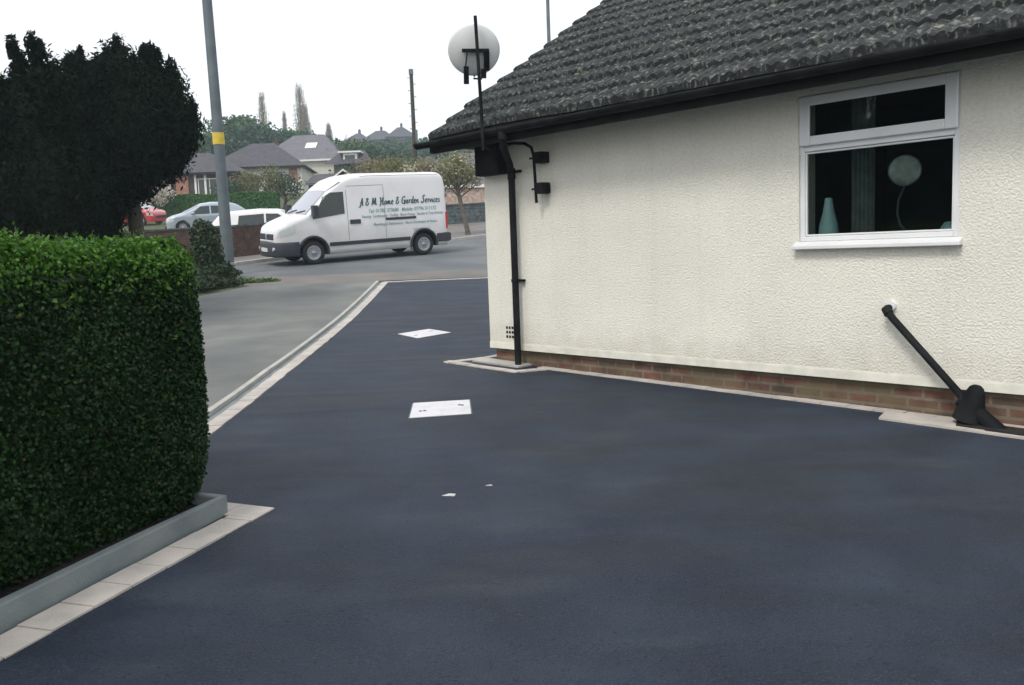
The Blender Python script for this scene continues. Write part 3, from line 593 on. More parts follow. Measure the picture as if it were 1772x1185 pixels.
k = MB(); k.lathe([(0, .11), (.03, .105), (.055, .07), (.06, .03), (.05, 0), (0, 0)], 18, Matrix.Translation((4.84, .16, 1.233))); k_ = k.build('bowl', M['aqua']); k_.location = house.location; k_.rotation_euler = house.rotation_euler
tag(k_, 'small rounded pale green pot inside the window at its right corner', 'pot')

# ------------------------------------------------------------------ cover plates and scraps on the tarmac
def plate(pts, label):
    c = sum((Vector(p) for p in pts), Vector((0, 0))) / 4; r = empty('inspection_cover', (c.x, c.y, gz(c.y)), 0, label, 'cover')
    mb = MB(); f = lambda s, h: [((Vector(p) - c) * s).to_tuple() + (gz(p[1]) - gz(c.y) + h,) for p in pts]
    mb.add(f(1, .0) + f(1, .020), [(0, 1, 2, 3)[::-1], (4, 5, 6, 7), (0, 1, 5, 4), (1, 2, 6, 5), (2, 3, 7, 6), (3, 0, 4, 7)]); mb.build('lid', M['plate'], r)
    rm_ = MB(); o4, i4 = f(1.045, .016), f(1.006, .016); lo4, li4 = f(1.045, -.01), f(1.006, -.01); rm_.add(o4 + i4 + lo4 + li4, [(k_, (k_ + 1) % 4, 4 + (k_ + 1) % 4, 4 + k_) for k_ in range(4)] + [(k_, (k_ + 1) % 4, 8 + (k_ + 1) % 4, 8 + k_) for k_ in range(4)] + [(4 + k_, 4 + (k_ + 1) % 4, 12 + (k_ + 1) % 4, 12 + k_) for k_ in range(4)]); rm_.build('frame', M['galv'], r)
    kb = MB(); a, b = Vector(pts[0]), Vector(pts[1]); d = Vector(pts[3])
    for u, v in ((.16, .62), (.23, .6), (.82, .35), (.87, .38)):
        p = a + (b - a) * u + (d - a) * v - c; kb = MB(); kb.box(p.x - .012, p.x + .012, p.y - .02, p.y + .02, gz(p.y + c.y) - gz(c.y) + .019, gz(p.y + c.y) - gz(c.y) + .0225); kb.build('keyhole', M['galv'], r)
    return r
plate([(-.86, 7.31), (-.385, 7.37), (-.345, 6.78), (-.825, 6.70)], 'white rectangular cover plate on the tarmac nearest the camera, with key marks')
plate([(-1.60, 12.15), (-1.20, 12.55), (-.85, 12.1), (-1.27, 11.66)], 'white cover plate lying diamond-wise on the tarmac farther up the drive')
def scrap(x, y, pts, label):
    mb = MB(); z = gz(y) + .0125; n = len(pts); mb.add([(a, b, 0) for a, b in pts] + [(a, b, .003) for a, b in pts], [tuple(range(n))[::-1], tuple(range(n, 2 * n))] + [(i, (i + 1) % n, n + (i + 1) % n, n + i) for i in range(n)])
    o = mb.build('paper_scrap', M['scrap']); o.location = (x, y, z); tag(o, label, 'scrap')
scrap(-.375, 4.64, [(-.04, .0), (.0, .035), (.035, .02), (.03, -.02)], 'larger of two white scraps on the tarmac in front of the near cover plate')
scrap(-.16, 4.80, [(-.02, .0), (.01, .015), (.02, -.008)], 'tiny white scrap on the tarmac right of the larger scrap')

# ------------------------------------------------------------------ clipped hedge in the foreground
def hedge():
    # local frame: x along the drive face (towards camera), y depth away from the drive
    corner = Vector((-1.655, 4.62)); L, Wd, H = 4.2, 1.1, 1.40; rng = np.random.default_rng(11)
    def outw(s, t, zz):
        return None
    root = empty('clipped_hedge', (corner.x, corner.y, gz(corner.y) + .05), 0, 'tall box-clipped green hedge filling the left foreground behind the raised kerb', 'hedge')
    ax = np.array([bd.x, bd.y, 0]); ay = -np.array([bn.x, bn.y, 0]); az = np.array([0, 0, 1.0])
    def surf(u, v, kind):
        n = len(u)
        if kind == 'face':     # u along, v height
            P = u[:, None] * L * ax + v[:, None] * H * az; N = np.tile(-ay, (n, 1)); bul = .05 * np.sin(u * 23) * np.sin(v * 9) + .10 * np.sin(v * 3.14) ** .7 - .07 * (v > .93) * (v - .93) / .07
            bul -= .03 * np.exp(-v * 6); bul -= .10 * np.exp(-u * L * 9)
        elif kind == 'top':
            P = u[:, None] * L * ax + v[:, None] * Wd * ay + H * az; N = np.tile(az, (n, 1)); bul = .02 * np.sin(u * 31 + v * 5) + .02 * np.sin(v * 8 + u * 50); bul -= .07 * np.exp(-v * 20) + .06 * np.exp(-u * L * 9)
        else:
            P = u[:, None] * Wd * ay + v[:, None] * H * az; N = np.tile(-ax, (n, 1)); bul = .05 * np.sin(u * 7) * np.sin(v * 8) + .10 * np.sin(v * 3.14) ** .7 - .07 * (v > .93) * (v - .93) / .07 - .22 * np.exp(-v * 6) - .08 * np.exp(-u * Wd * 9)
        return P, N, bul
    Ps = []; Ns = []
    for kind, n in (('face', 130000), ('top', 50000), ('end', 26000)):
        u, v = rng.random(n), rng.random(n)
        if kind == 'face': u = u ** 1.5
        P, N, b = surf(u, v, kind); d = rng.random(n) ** 1.5 * .11
        if kind == 'top': d = rng.random(n) * .08 - (rng.random(n) < .12) * rng.random(n) * .05
        Ps.append(P + N * (b - d + rng.normal(0, .008, n))[:, None]); Ns.append(N)
    P = np.concatenate(Ps); N = np.concatenate(Ns)
    lit_top = (P[:, 2] + rng.normal(0, .07, len(P))) > H - .16; NN = N * .8 + az * .35  # top band gets brighter leaves, face darker: overhead light put into the colour
    link('foliage', leaf_mesh('foliage', P[~lit_top], NN[~lit_top], .019, M['l_hedge'], 5, 1.4, .9), root)
    link('lit_top_growth', leaf_mesh('lit_top_growth', P[lit_top] + rng.normal(0, .012, (lit_top.sum(), 3)), NN[lit_top], .025, M['l_hedge_lit'], 6, 1.7, .8, .5), root)
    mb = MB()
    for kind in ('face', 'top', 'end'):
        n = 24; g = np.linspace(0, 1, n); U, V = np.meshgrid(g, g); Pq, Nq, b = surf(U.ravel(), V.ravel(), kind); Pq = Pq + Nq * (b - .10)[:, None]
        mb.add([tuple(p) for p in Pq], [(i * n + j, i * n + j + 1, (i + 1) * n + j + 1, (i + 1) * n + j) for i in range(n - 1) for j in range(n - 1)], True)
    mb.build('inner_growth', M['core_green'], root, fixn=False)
    # stray shoots above the clipped top and a few browned leaves
    Sh = []; tw = MB(); r2 = random.Random(6)
    for i in range(230):
        u = .12 + r2.random() ** 1.5 * (L - .12); v = r2.random() * Wd; face = r2.random() < .3
        p = np.array([bd.x, bd.y, 0]) * u + ay * (v if not face else -.03) + az * (H - .02 if not face else r2.uniform(.55, H - .1)); dr = np.array([r2.uniform(-.4, .4), r2.uniform(-.4, .4), 1]) if not face else -ay + np.array([0, 0, .6]); ln = r2.uniform(.03, .09)
        tw.tube([tuple(p), tuple(p + dr * ln)], .0015, 4, False)
        for k in range(7): Sh.append(p + dr * ln * (k + 1) / 7 + np.array([r2.uniform(-.01, .01) for _ in range(3)]))
    Sh = np.array(Sh); link('shoots', leaf_mesh('shoots', Sh, np.tile(np.array([0, 0, 1.]), (len(Sh), 1)), .022, M['l_hedge_lit'], 7, 1.8, 1.2), root); tw.build('twigs', M['bark'], root)['kind'] = 'stuff'
    q = rng.choice(len(P), 1500); link('brown_leaves', leaf_mesh('brown_leaves', P[q] + N[q] * .012, N[q], .018, M['l_brown'], 8, 1.5, .9), root)
    st = MB(); rnd = random.Random(2)
    for i in range(12):
        p = bd * (.25 + i * .33) - bn * .5; q = Vector((p.x, p.y, -.1)); st.tube([q, q + Vector((rnd.uniform(-.1, .1), rnd.uniform(-.1, .1), .6))], [.022, .014], 6)
    st.build('stems', M['darkbark'], root)
hedge()

# ------------------------------------------------------------------ dark conifers behind the hedge
def conifer(name, cx, cy, h, spec, n, seed, label, group='dark conifers behind the hedge', leaf=.15):
    z = gz(cy); cl = []
    for (dx, dy, z0, z1, r) in spec:
        k = max(2, int((z1 - z0) / (r * .8)))
        for i in range(k):
            t = i / (k - 1); rr = r * (1 - .72 * t ** 1.7) * (.8 + .2 * math.sin(t * 3.14)); cl.append((dx, dy, z0 + (z1 - z0) * t, rr, rr, max(.35, (z1 - z0) / k * .95)))
    return tree(name, cl, n, leaf, M['l_conifer'], (0, 0, 0, 0, h * .8, .17, 5, .6), seed, label, 'tree', group, (cx, cy, z), M['darkbark'], .42, 2.6, 1.2, .80)
def px_conifer(d, cpx, clumps, shoots, n, seed, label, trunk_h, trunk_px=0):
    k = d / 1500.4; cx = sight(cpx, 400, d)[0]; z0 = gz(d); rnd = random.Random(seed)
    t = empty('conifer_tree', (cx, d, z0), 0, label, 'tree', 'dark conifers behind the hedge')
    L = [(sight(a, b, d)[0] - cx, rnd.uniform(-.15, .15), sight(a, b, d)[1] - z0, rx * k, rx * k * .9, rz * k) for a, b, rx, rz in clumps]
    SM = [c for c, q in zip(L, clumps) if q[2] <= 40]; L = [c for c, q in zip(L, clumps) if q[2] > 40]
    mb = MB(); tx = (trunk_px - cpx) * k if trunk_px else 0; mb.tube([(tx, 0, -.2), (tx * .9, 0, trunk_h * .5), (tx * .4, 0, trunk_h)], [.17, .13, .06], 10)
    for i in range(8): a = i * 2.4; z = trunk_h * (.55 + .05 * i); mb.tube([(tx * .6, 0, z), (tx * .6 + math.cos(a) * .5, math.sin(a) * .5, z + .4)], [.04, .012], 6)
    mb.build('trunk', M['darkbark'], t)
    P, U = clump_points(L, n, seed, .45); rr_ = np.random.default_rng(seed + 9); m_ = rr_.random(len(P)) < .30; P[m_] += U[m_] * (rr_.random(m_.sum()) ** 2 * .22)[:, None] + np.array([0, 0, .10]) * rr_.random(m_.sum())[:, None]
    S = [(sight(a, b, d)[0] - cx, rnd.uniform(-.2, .2), sight(a, b, d)[1] - z0, rx * k, rx * k, rz * k) for a, b, rx, rz in shoots]
    P3, U3 = clump_points(SM, int(n * .16), seed + 2, .9); P3 += U3 * (rr_.random(len(P3)) ** 3 * .16)[:, None]; P = np.concatenate([P, P3]); U = np.concatenate([U, U3 * .4 + np.array([0, 0, .3])])
    P2, U2 = clump_points(S, int(n * .05), seed + 1, .98); P = np.concatenate([P, P2]); U = np.concatenate([U, U2 * .3 + np.array([0, 0, .2])])
    me = leaf_mesh('crown', P, U, .10, M['l_conifer'], seed, 3.0, up=1.0)
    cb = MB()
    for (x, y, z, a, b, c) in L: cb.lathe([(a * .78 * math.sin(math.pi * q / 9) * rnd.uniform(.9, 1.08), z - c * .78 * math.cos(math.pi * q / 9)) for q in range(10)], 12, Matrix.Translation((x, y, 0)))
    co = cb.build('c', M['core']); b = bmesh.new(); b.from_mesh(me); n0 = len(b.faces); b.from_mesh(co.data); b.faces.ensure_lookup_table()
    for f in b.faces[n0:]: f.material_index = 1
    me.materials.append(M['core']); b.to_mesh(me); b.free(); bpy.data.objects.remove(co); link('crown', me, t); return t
px_conifer(16.0, 215, [(210, 235, 105, 110), (275, 215, 55, 85), (150, 235, 75, 105), (206, 125, 26, 52), (205, 160, 60, 60), (250, 150, 40, 52), (283, 172, 36, 50), (308, 228, 32, 50), (322, 215, 20, 36), (165, 330, 70, 80), (195, 300, 75, 55), (150, 400, 60, 60), (262, 270, 50, 38), (292, 262, 30, 26), (178, 138, 22, 40)],
    [(206, 82, 7, 20), (255, 100, 10, 22), (275, 108, 12, 26), (290, 125, 12, 28), (300, 148, 10, 20), (182, 100, 8, 20), (331, 190, 8, 22), (337, 222, 6, 24), (262, 88, 6, 14)], 90000, 21, 'tallest and broadest dark conifer, with a pointed top and bare trunk on its right', 3.6, 238)
px_conifer(15.0, 132, [(132, 210, 42, 95), (136, 130, 17, 34), (128, 165, 30, 50), (112, 320, 60, 110), (150, 330, 50, 110), (155, 180, 26, 50)], [(136, 98, 6, 18), (122, 112, 8, 16), (165, 118, 7, 14)], 30000, 22, 'narrow dark conifer with a low pointed top, middle of the three behind the hedge', 3.4)
px_conifer(13.6, 50, [(60, 215, 55, 90), (78, 135, 18, 42), (60, 160, 28, 45), (95, 180, 30, 55), (30, 190, 26, 42), (-10, 240, 60, 90), (40, 340, 75, 100), (95, 330, 60, 110), (-30, 350, 80, 120), (8, 165, 18, 20)],
    [(28, 85, 9, 22), (36, 110, 12, 24), (66, 82, 10, 22), (80, 90, 7, 18), (22, 130, 12, 22), (5, 150, 14, 16), (62, 110, 10, 20)], 52000, 23, 'dark conifer with loose twin tops at the left edge of the photo', 3.2)
for i, (x, y) in enumerate([(-9.5, 4.0), (-9.0, 1.0), (-8.5, -2.5)]):    # unseen conifers, added to darken the window reflection and the ground at left
    conifer('conifer_tree', x, y, 7.2, [(0, 0, .3, 7.2, 2.0), (.6, 1.2, .3, 6.6, 1.7)], 16000, 30 + i, 'dark conifer added out of view left of the camera to darken the window reflection', 'unseen conifers added for the window reflection', .3)

# ------------------------------------------------------------------ street pole, pier, ivy, verge
lp = empty('street_pole', (-7.40, 23.0, gz(23)), 0, 'tall grey street pole with a yellow band beside the brick pier', 'pole')
k = MB(); k.tube([(0, 0, -.3), (0, 0, .4), (-.03, 0, 4), (-.10, 0, 9.2)], [.155, .15, .135, .115], 18); k.build('shaft', M['galv'], lp)
k = MB(); k.tube([(-.028, 0, 3.40), (-.03, 0, 3.70)], [.150, .149], 18); k.build('yellow_band', M['yellow'], lp)
pr = empty('brick_pier', (-7.20, 22.4, gz(22.4)), R(8), 'low red brick pier with a stone cap at the foot of the street pole', 'pier')
k = MB(); k.box(-.13, .13, -.13, .13, -.1, .33); k.build('brickwork', M['brick'], pr, bevel=.006); k = MB(); k.box(-.17, .17, -.17, .17, .33, .39); k.build('cap', M['kerb'], pr, bevel=.01)
def shrub(name, x, y, clumps, n, leaf, lm, seed, label, cat='shrub', group=None, stem=True, h=1):
    t = empty(name, (x, y, gz(y)), 0, label, cat, group); P, U = clump_points(clumps, n, seed, .8); link('foliage', leaf_mesh('foliage', P, U, leaf, lm, seed, 1.4), t)
    if stem: mb = MB(); branches(mb, (0, 0, -.1), (0, 0, h * .8), .04, 7, h * .4, seed, .1); mb.build('stems', M['bark'], t)
    return t
shrub('ivy_bush', -7.42, 21.5, [(0, 0, .7, .38, .4, .75), (.1, 0, .25, .55, .5, .35), (-.1, 0, 1.15, .28, .3, .4), (.2, -.1, .2, .6, .5, .25)], 9000, .085, M['l_ivy'], 41, 'tall dark ivy bush left of the street pole', 'bush', h=1.3)
shrub('verge_plants', -6.75, 20.3, [(0, 0, .08, .5, .6, .13), (-.5, .2, .2, .4, .5, .25), (-.3, -.6, .12, .5, .4, .17), (-.1, -1.1, .08, .3, .35, .13)], 6000, .07, M['l_ivy'], 42, 'low dark ivy and weeds spilling on the corner of the concrete drive', 'ground cover', stem=False)
shrub('verge_plants', -6.2, 20.95, [(0, 0, .05, .4, .25, .09), (.4, .15, .04, .3, .2, .06), (-.4, .0, .05, .3, .3, .10)], 900, .06, M['l_weed'], 43, 'pale green weeds on the pavement edge right of the brick pier', 'weeds', stem=False)
shrub('verge_plants', -3.0, 29.3, [(0, 0, .08, .3, .15, .12)], 250, .06, M['l_weed'], 44, 'small weed tuft by the kerb beside the rear wheel of the van', 'weeds', stem=False)
# brick wall across the road (one wall), grey stone wall farther on
def boundary(name, path, h, th, m, cap, label, levels=True):
    r = empty(name, (path[0][0], path[0][1], 0), 0, label, 'wall'); O = Vector((path[0][0], path[0][1]))
    mb = MB(); cp = MB(); pts = []
    for a, b in zip(path[:-1], path[1:]):
        a = Vector(a); b = Vector(b); n = max(1, int((b - a).length / 1.0)); pts += [a.lerp(b, i / n) for i in range(n)]
    pts.append(Vector(path[-1]))
    for mbx, w, z0, z1 in ((mb, th, -.3, h), (cp, th + .08, h, h + .06)):
        vs = []
        for i, p in enumerate(pts):
            t = (pts[min(i + 1, len(pts) - 1)] - pts[max(i - 1, 0)]).normalized(); nn = Vector((-t.y, t.x)) * w / 2
            g = gz(p.y)
            for q, z in ((p - nn, z0), (p + nn, z0), (p + nn, z1), (p - nn, z1)): vs.append((q.x - O.x, q.y - O.y, g + z))
        fs = [(0, 1, 2, 3)] + [(4 * i + k, 4 * i + (k + 1) % 4, 4 * i + 4 + (k + 1) % 4, 4 * i + 4 + k) for i in range(len(pts) - 1) for k in range(4)]; e = 4 * (len(pts) - 1); fs.append((e, e + 3, e + 2, e + 1)); mbx.add(vs, fs)
    mb.build('brickwork', m, r); cp.build('coping', cap, r)
boundary('brick_wall', [(-22, 23.2), (-14, 26.0), (-9.0, 28.6), (-6.6, 31.2), (-4.6, 35.5)], 1.03, .22, M['brick_dark'], M['stonegrey'], 'dark red brick garden wall across the road behind the van bonnet')
boundary('stone_wall', [(-5.6, 41.5), (-2.3, 43.4), (2.5, 46.5), (8, 50)], .95, .3, M['stonegrey'], M['stonegrey'], 'low dark grey stone wall beyond the street tree right of the van')

# ------------------------------------------------------------------ vehicles
class Shell:
    """lofted body: +x forward, +y left. top: roofline (x,z); wid: plan half width (x,w)"""
    def __init__(s, top, wid, zb, r, belt, tum, xs):
        s.top = top; s.wid = wid; s.zb = zb; s.r = r; s.belt = belt; s.tum = tum; s.xs = xs
    def zt(s, x): return float(np.interp(x, [p[0] for p in s.top], [p[1] for p in s.top]))
    def w(s, x): return float(np.interp(x, [p[0] for p in s.wid], [p[1] for p in s.wid]))
    def rad(s, x): return min(s.r, .6 * (s.zt(x) - s.zb))
    def side(s, x, z):
        k = 1 - s.tum * max(0, z - s.belt) - .05 * max(0, (s.belt - .45 - z)); w = s.w(x) * k; zt = s.zt(x); r = s.rad(x)
        if z > zt - r: q = min(1, (z - (zt - r)) / r); w -= r * (1 - math.sqrt(max(0, 1 - q * q)))
        return w
    def topz(s, x, y):
        zt = s.zt(x); r = s.rad(x); w = s.w(x) * (1 - s.tum * max(0, zt - s.belt)); y = abs(y)
        base = zt + .03 * (1 - (y / w) ** 2) if y < w else zt
        if y > w - r: q = min(1, (y - (w - r)) / r); base = zt + .0 - r * (1 - math.sqrt(max(0, 1 - q * q)))
        return base
    def build(s, name, m, parent, arches=(), ar=.4, wellmat=None):
        mb = MB(); vs = []; ns = 14; na = 6; rows = []
        for x in s.xs:
            zt = s.zt(x); r = s.rad(x); half = []
            for j in range(ns + 1): z = s.zb + (zt - r - s.zb) * j / ns; half.append((s.side(x, z), z))
            wtop = s.w(x) * (1 - s.tum * max(0, zt - s.belt))
            for j in range(1, na + 1):
                q = math.pi / 2 * j / na; z = zt - r + r * math.sin(q); half.append((s.side(x, z) if j < na else s.side(x, zt - 1e-4), z))
            wl = half[-1][0]
            for j in range(1, 5): y = wl * (1 - j / 4); half.append((y, zt + .03 * (1 - (y / max(.1, wl)) ** 2)))
            ring = [(x, y, z) for y, z in half] + [(x, -y, z) for y, z in half[::-1][1:]]
            rows.append(ring)
        n = len(rows[0]); vs = [v for rw in rows for v in rw]
        fs = [(i * n + k, i * n + (k + 1) % n, (i + 1) * n + (k + 1) % n, (i + 1) * n + k) for i in range(len(rows) - 1) for k in range(n)]
        fs += [tuple(range(n)), tuple(range((len(rows) - 1) * n, len(rows) * n))[::-1]]
        mb.add(vs, fs, True); o = mb.build(name, m, parent)
        for ax in arches:
            c = MB(); c.tube([(ax[0], -2, ax[1]), (ax[0], 2, ax[1])], ar, 40)
            # keep a central tub between the wheels
            co = c.build('cut', m); bo = o.modifiers.new('b', 'BOOLEAN'); bo.operation = 'DIFFERENCE'; bo.object = co; bo.solver = 'EXACT'
            dg = bpy.context.evaluated_depsgraph_get(); me = bpy.data.meshes.new_from_object(o.evaluated_get(dg)); o.modifiers.clear(); o.data = me; bpy.data.objects.remove(co)
        if arches:
            while len(o.data.materials) < 1: o.data.materials.append(m)
            o.data.materials.append(wellmat or M['tyre']); wi = len(o.data.materials) - 1
            for p in o.data.polygons:
                for ax in arches:
                    c = p.center
                    if abs(math.hypot(c.x - ax[0], c.z - ax[1]) - ar) < .02 and abs(p.normal.y) < .3: p.material_index = wi; p.use_smooth = False
        return o
    def patch(s, name, m, parent, quad, off=.006, side=1, n=10, mb=None):
        """bilinear patch on the side, corners (x,z)"""
        mbx = mb or MB(); vs = []; 
        for i in range(n + 1):
            for j in range(n + 1):
                u, v = i / n, j / n; a = [(1 - u) * (1 - v) * quad[0][k] + u * (1 - v) * quad[1][k] + u * v * quad[2][k] + (1 - u) * v * quad[3][k] for k in (0, 1)]
                vs.append((a[0], side * (s.side(a[0], a[1]) + off), a[1]))
        mbx.add(vs, [(i * (n + 1) + j, (i + 1) * (n + 1) + j, (i + 1) * (n + 1) + j + 1, i * (n + 1) + j + 1) for i in range(n) for j in range(n)], True)
        return mbx if mb is not None else mbx.build(name, m, parent)
    def screen(s, name, m, parent, quad, off=.008, n=12):
        """patch on the sloping front or rear, corners (x,y)"""
        mb = MB(); vs = []
        for i in range(n + 1):
            for j in range(n + 1):
                u, v = i / n, j / n; x = (1 - v) * ((1 - u) * quad[0][0] + u * quad[1][0]) + v * ((1 - u) * quad[3][0] + u * quad[2][0]); y = (1 - v) * ((1 - u) * quad[0][1] + u * quad[1][1]) + v * ((1 - u) * quad[3][1] + u * quad[2][1])
                sg = 1 if s.zt(x + .02) < s.zt(x - .02) else -1
                vs.append((x + sg * off, y, s.topz(x, y) + off))
        mb.add(vs, [(i * (n + 1) + j, (i + 1) * (n + 1) + j, (i + 1) * (n + 1) + j + 1, i * (n + 1) + j + 1) for i in range(n) for j in range(n)], True)
        return mb.build(name, m, parent)
def wheel(parent, x, y, r, side, w=.2, rim=None):
    Mx = Matrix.Translation((x, y, r)) @ Matrix.Rotation(R(-90) * side, 4, 'X')       # local +z points outwards
    r0 = empty('wheel', (0, 0, 0)); r0.parent = parent
    t = MB(); t.lathe([(r * .62, w / 2 - .01), (r * .66, w / 2), (r * .93, w / 2 - .01), (r, w / 2 - .04), (r, -w / 2 + .04), (r * .93, -w / 2), (r * .6, -w / 2), (r * .6, w / 2 - .03)], 32, Mx); t.build('tyre', M['tyre'], r0)
    h = MB(); h.lathe([(0, w / 2 - .005), (r * .17, w / 2 - .005), (r * .2, w / 2 - .035), (r * .45, w / 2 - .045), (r * .52, w / 2 - .012), (r * .63, w / 2 - .006), (r * .63, -w / 2 + .02), (0, -w / 2 + .02)], 28, Mx)
    for k in range(8):
        q = math.pi * 2 * k / 8; h.box(-.028, .028, r * .22, r * .5, w / 2 - .045, w / 2 - .02, Mx @ Matrix.Rotation(q, 4, 'Z'))
    h.build('rim', rim or M['rim'], r0); return r0
def place(root, x, y, fx, fy, wb, track):
    f = Vector((fx, fy)).normalized(); l = Vector((-f.y, f.x)); c = Vector((x, y))
    def P(a, b): q = c + f * a + l * b; return Vector((q.x, q.y, gz(q.y)))
    F = (P(0, track) + P(0, -track)) / 2; B = (P(-wb, track) + P(-wb, -track)) / 2; ex = (F - B).normalized(); ey = (P(0, track) - P(0, -track) + P(-wb, track) - P(-wb, -track)).normalized(); ez = ex.cross(ey).normalized(); ey = ez.cross(ex)
    m = Matrix.Identity(4)
    for i in range(3): m[i][0], m[i][1], m[i][2] = ex[i], ey[i], ez[i]
    m.translation = F + ez * .006; root.matrix_world = m
def make_van():
    root = empty('panel_van', label='white high-roof panel van with teal lettering parked by the far kerb', cat='van')
    top = [(-4.43, 2.1), (-4.40, 2.36), (-4.32, 2.47), (-4.2, 2.52), (-1.75, 2.54), (-1.3, 2.49), (-.98, 2.38), (-.62, 2.13), (-.3, 1.83), (.12, 1.44), (.30, 1.38), (.70, 1.24), (.93, 1.12), (1.02, .98), (1.04, .86)]
    wid = [(-4.43, .93), (-4.36, .965), (-4.15, .985), (-1, .99), (.1, .98), (.50, .955), (.78, .90), (.94, .80), (1.01, .70), (1.04, .62)]
    xs = [-4.43, -4.41, -4.38, -4.34, -4.28, -4.2, -4.1, -4.0] + list(np.arange(-3.8, -1.8, .2)) + list(np.arange(-1.8, .6, .08)) + [.6, .68, .76, .83, .89, .94, .97, 1.0, 1.02, 1.035, 1.04]
    sh = Shell(top, wid, .27, .13, 1.05, .05, xs); WB = 3.58; r = .34
    sh.build('body', M['white_paint'], root, [(0, r + .02), (-WB, r + .02)], .42)
    # windscreen, cab windows
    ws = sh.screen('windscreen', M['screenglass'], root, [(.13, .83), (.13, -.83), (-.56, -.74), (-.56, .74)])
    for y0, y1 in ((.1, .62), (-.62, -.1)): k = MB(); k.tube([(.15, y0, sh.topz(.15, y0) + .03), (.05, y1, sh.topz(.05, y1) + .03)], .014, 6); k.build('wiper', M['trim'], root)
    for s_ in (1, -1):
        mb = MB(); sh.patch('', None, None, [(-.62, 1.37), (-1.02, 1.42), (-1.02, 2.05), (-.62, 2.04)], .008, s_, mb=mb); sh.patch('', None, None, [(-.02, 1.30), (-.62, 1.37), (-.62, 2.04), (-.40, 1.92)], .008, s_, mb=mb)
        mb.build('cab_window', M['darkglass'], root)
        # seams of the doors
        mb = MB(); g = .010
        for a in ([(-1.1, .62), (-1.1 - g, .62), (-1.1 - g, 2.1), (-1.1, 2.1)], [(-2.3, .64), (-2.3 - g, .64), (-2.3 - g, 2.2), (-2.3, 2.2)], [(-1.12, 2.2), (-1.12, 2.21), (-2.3, 2.21), (-2.3, 2.2)]):
            if s_ > 0 or a[0][0] == -1.1: sh.patch('', None, None, a, .004, s_, mb=mb, n=6)
        sh.patch('', None, None, [(-.50, 2.06), (-.53, 2.07), (-.98, 2.33), (-.94, 2.335)], .006, s_, mb=mb, n=6)
        mb.build('door_seam', M['trim'], root)
        mb = MB(); sh.patch('', None, None, [(-.48, .50), (-3.10, .50), (-3.10, .61), (-.48, .61)], .022, s_, mb=mb, n=14)
        sh.patch('', None, None, [(-.48, .50), (-3.10, .50), (-3.10, .505), (-.48, .505)], .002, s_, mb=mb, n=3)
        mb.build('rubbing_strip', M['trim'], root)
        mb = MB(); sh.patch('', None, None, [(-1.16, 1.10), (-1.50, 1.10), (-1.50, 1.23), (-1.16, 1.23)], .02, s_, mb=mb, n=3); mb.build('door_handle', M['trim'], root)
        if s_ > 0: mb = MB(); sh.patch('', None, None, [(-2.32, 1.15), (-3.34, 1.15), (-3.34, 1.225), (-2.32, 1.225)], .015, s_, mb=mb, n=6); mb.build('slider_rail', M['trim'], root)
        # mirror
        k = MB(); k.box(-.13, .02, s_ * 1.02 if s_ > 0 else -1.24, s_ * 1.24 if s_ > 0 else -1.02, 1.38, 1.70); k.tube([(-.06, s_ * .95, 1.36), (-.06, s_ * 1.12, 1.44)], .03, 8); k.build('wing_mirror', M['trim'], root, bevel=.035)
        # headlight wraps the front corner
        hl = MB(); sh.patch('', None, None, [(.52, 1.22), (.50, .95), (.985, .82), (.94, 1.08)], .008, s_, mb=hl); hl.build('headlight', M['lamp'], root)
        k = MB(); k.patch = None
        k = MB(); q = [(-4.50, s_ * .86, .75), (-4.50, s_ * .955, .75), (-4.50, s_ * .955, 1.35), (-4.50, s_ * .86, 1.35)]
        k.box(-4.455, -4.39, min(s_ * .86, s_ * .972), max(s_ * .86, s_ * .972), .78, 1.30); k.build('tail_light', M['redlamp'], root, bevel=.02)
        # arch flares
        for ax in (0, -WB):
            fl = MB(); vs = []; n = 22
            for i in range(n + 1):
                q = math.pi * (-.06 + 1.12 * i / n)
                for rr, oo in ((.42, .0), (.425, .03), (.475, .03), (.485, .0)):
                    x, z = ax + rr * math.cos(q), r + .02 + rr * math.sin(q); vs.append((x, s_ * (sh.side(x, z) + oo), z))
            fl.add(vs, [(4 * i + k_, 4 * i + k_ + 1, 4 * i + k_ + 5, 4 * i + k_ + 4) for i in range(n) for k_ in range(3)], True); fl.build('arch_trim', M['trim'], root)
            wheel(root, ax, s_ * .86, r, s_, .21)
    # front bumper, grille, badge, plate
    def ubar(name, z0, z1, pts, m, th=.12):
        mb = MB(); P = pts + [(x, -y) for x, y in pts[::-1]][(1 if pts[-1][1] == 0 else 0):]; vs = []
        for x, y in P:
            k = max(.01, 1 - th / math.hypot(x, y)); xi = x - th * (.9 if abs(y) < .8 else .3); yi = y * (1 - th * .9)
            vs += [(x - .02, y * .985, z0), (x, y, z0 + .05), (x, y, z1 - .05), (x - .02, y * .985, z1), (xi, yi, z1), (xi, yi, z0)]
        n = len(P); fs = [(6 * i + k, 6 * i + (k + 1) % 6, 6 * i + 6 + (k + 1) % 6, 6 * i + 6 + k) for i in range(n - 1) for k in range(6)] + [tuple(range(6)), tuple(range(6 * n - 6, 6 * n))[::-1]]
        mb.add(vs, fs, True); return mb.build(name, m, root)
    bp = ubar('front_bumper', .27, .69, [(.44, 1.0), (.68, .975), (.87, .90), (1.0, .78), (1.09, .58), (1.125, .3), (1.135, 0)], M['trim'])
    k = MB(); k.box(1.11, 1.15, -.26, .26, .42, .53); npl = k.build('number_plate', M['numplate'], root)
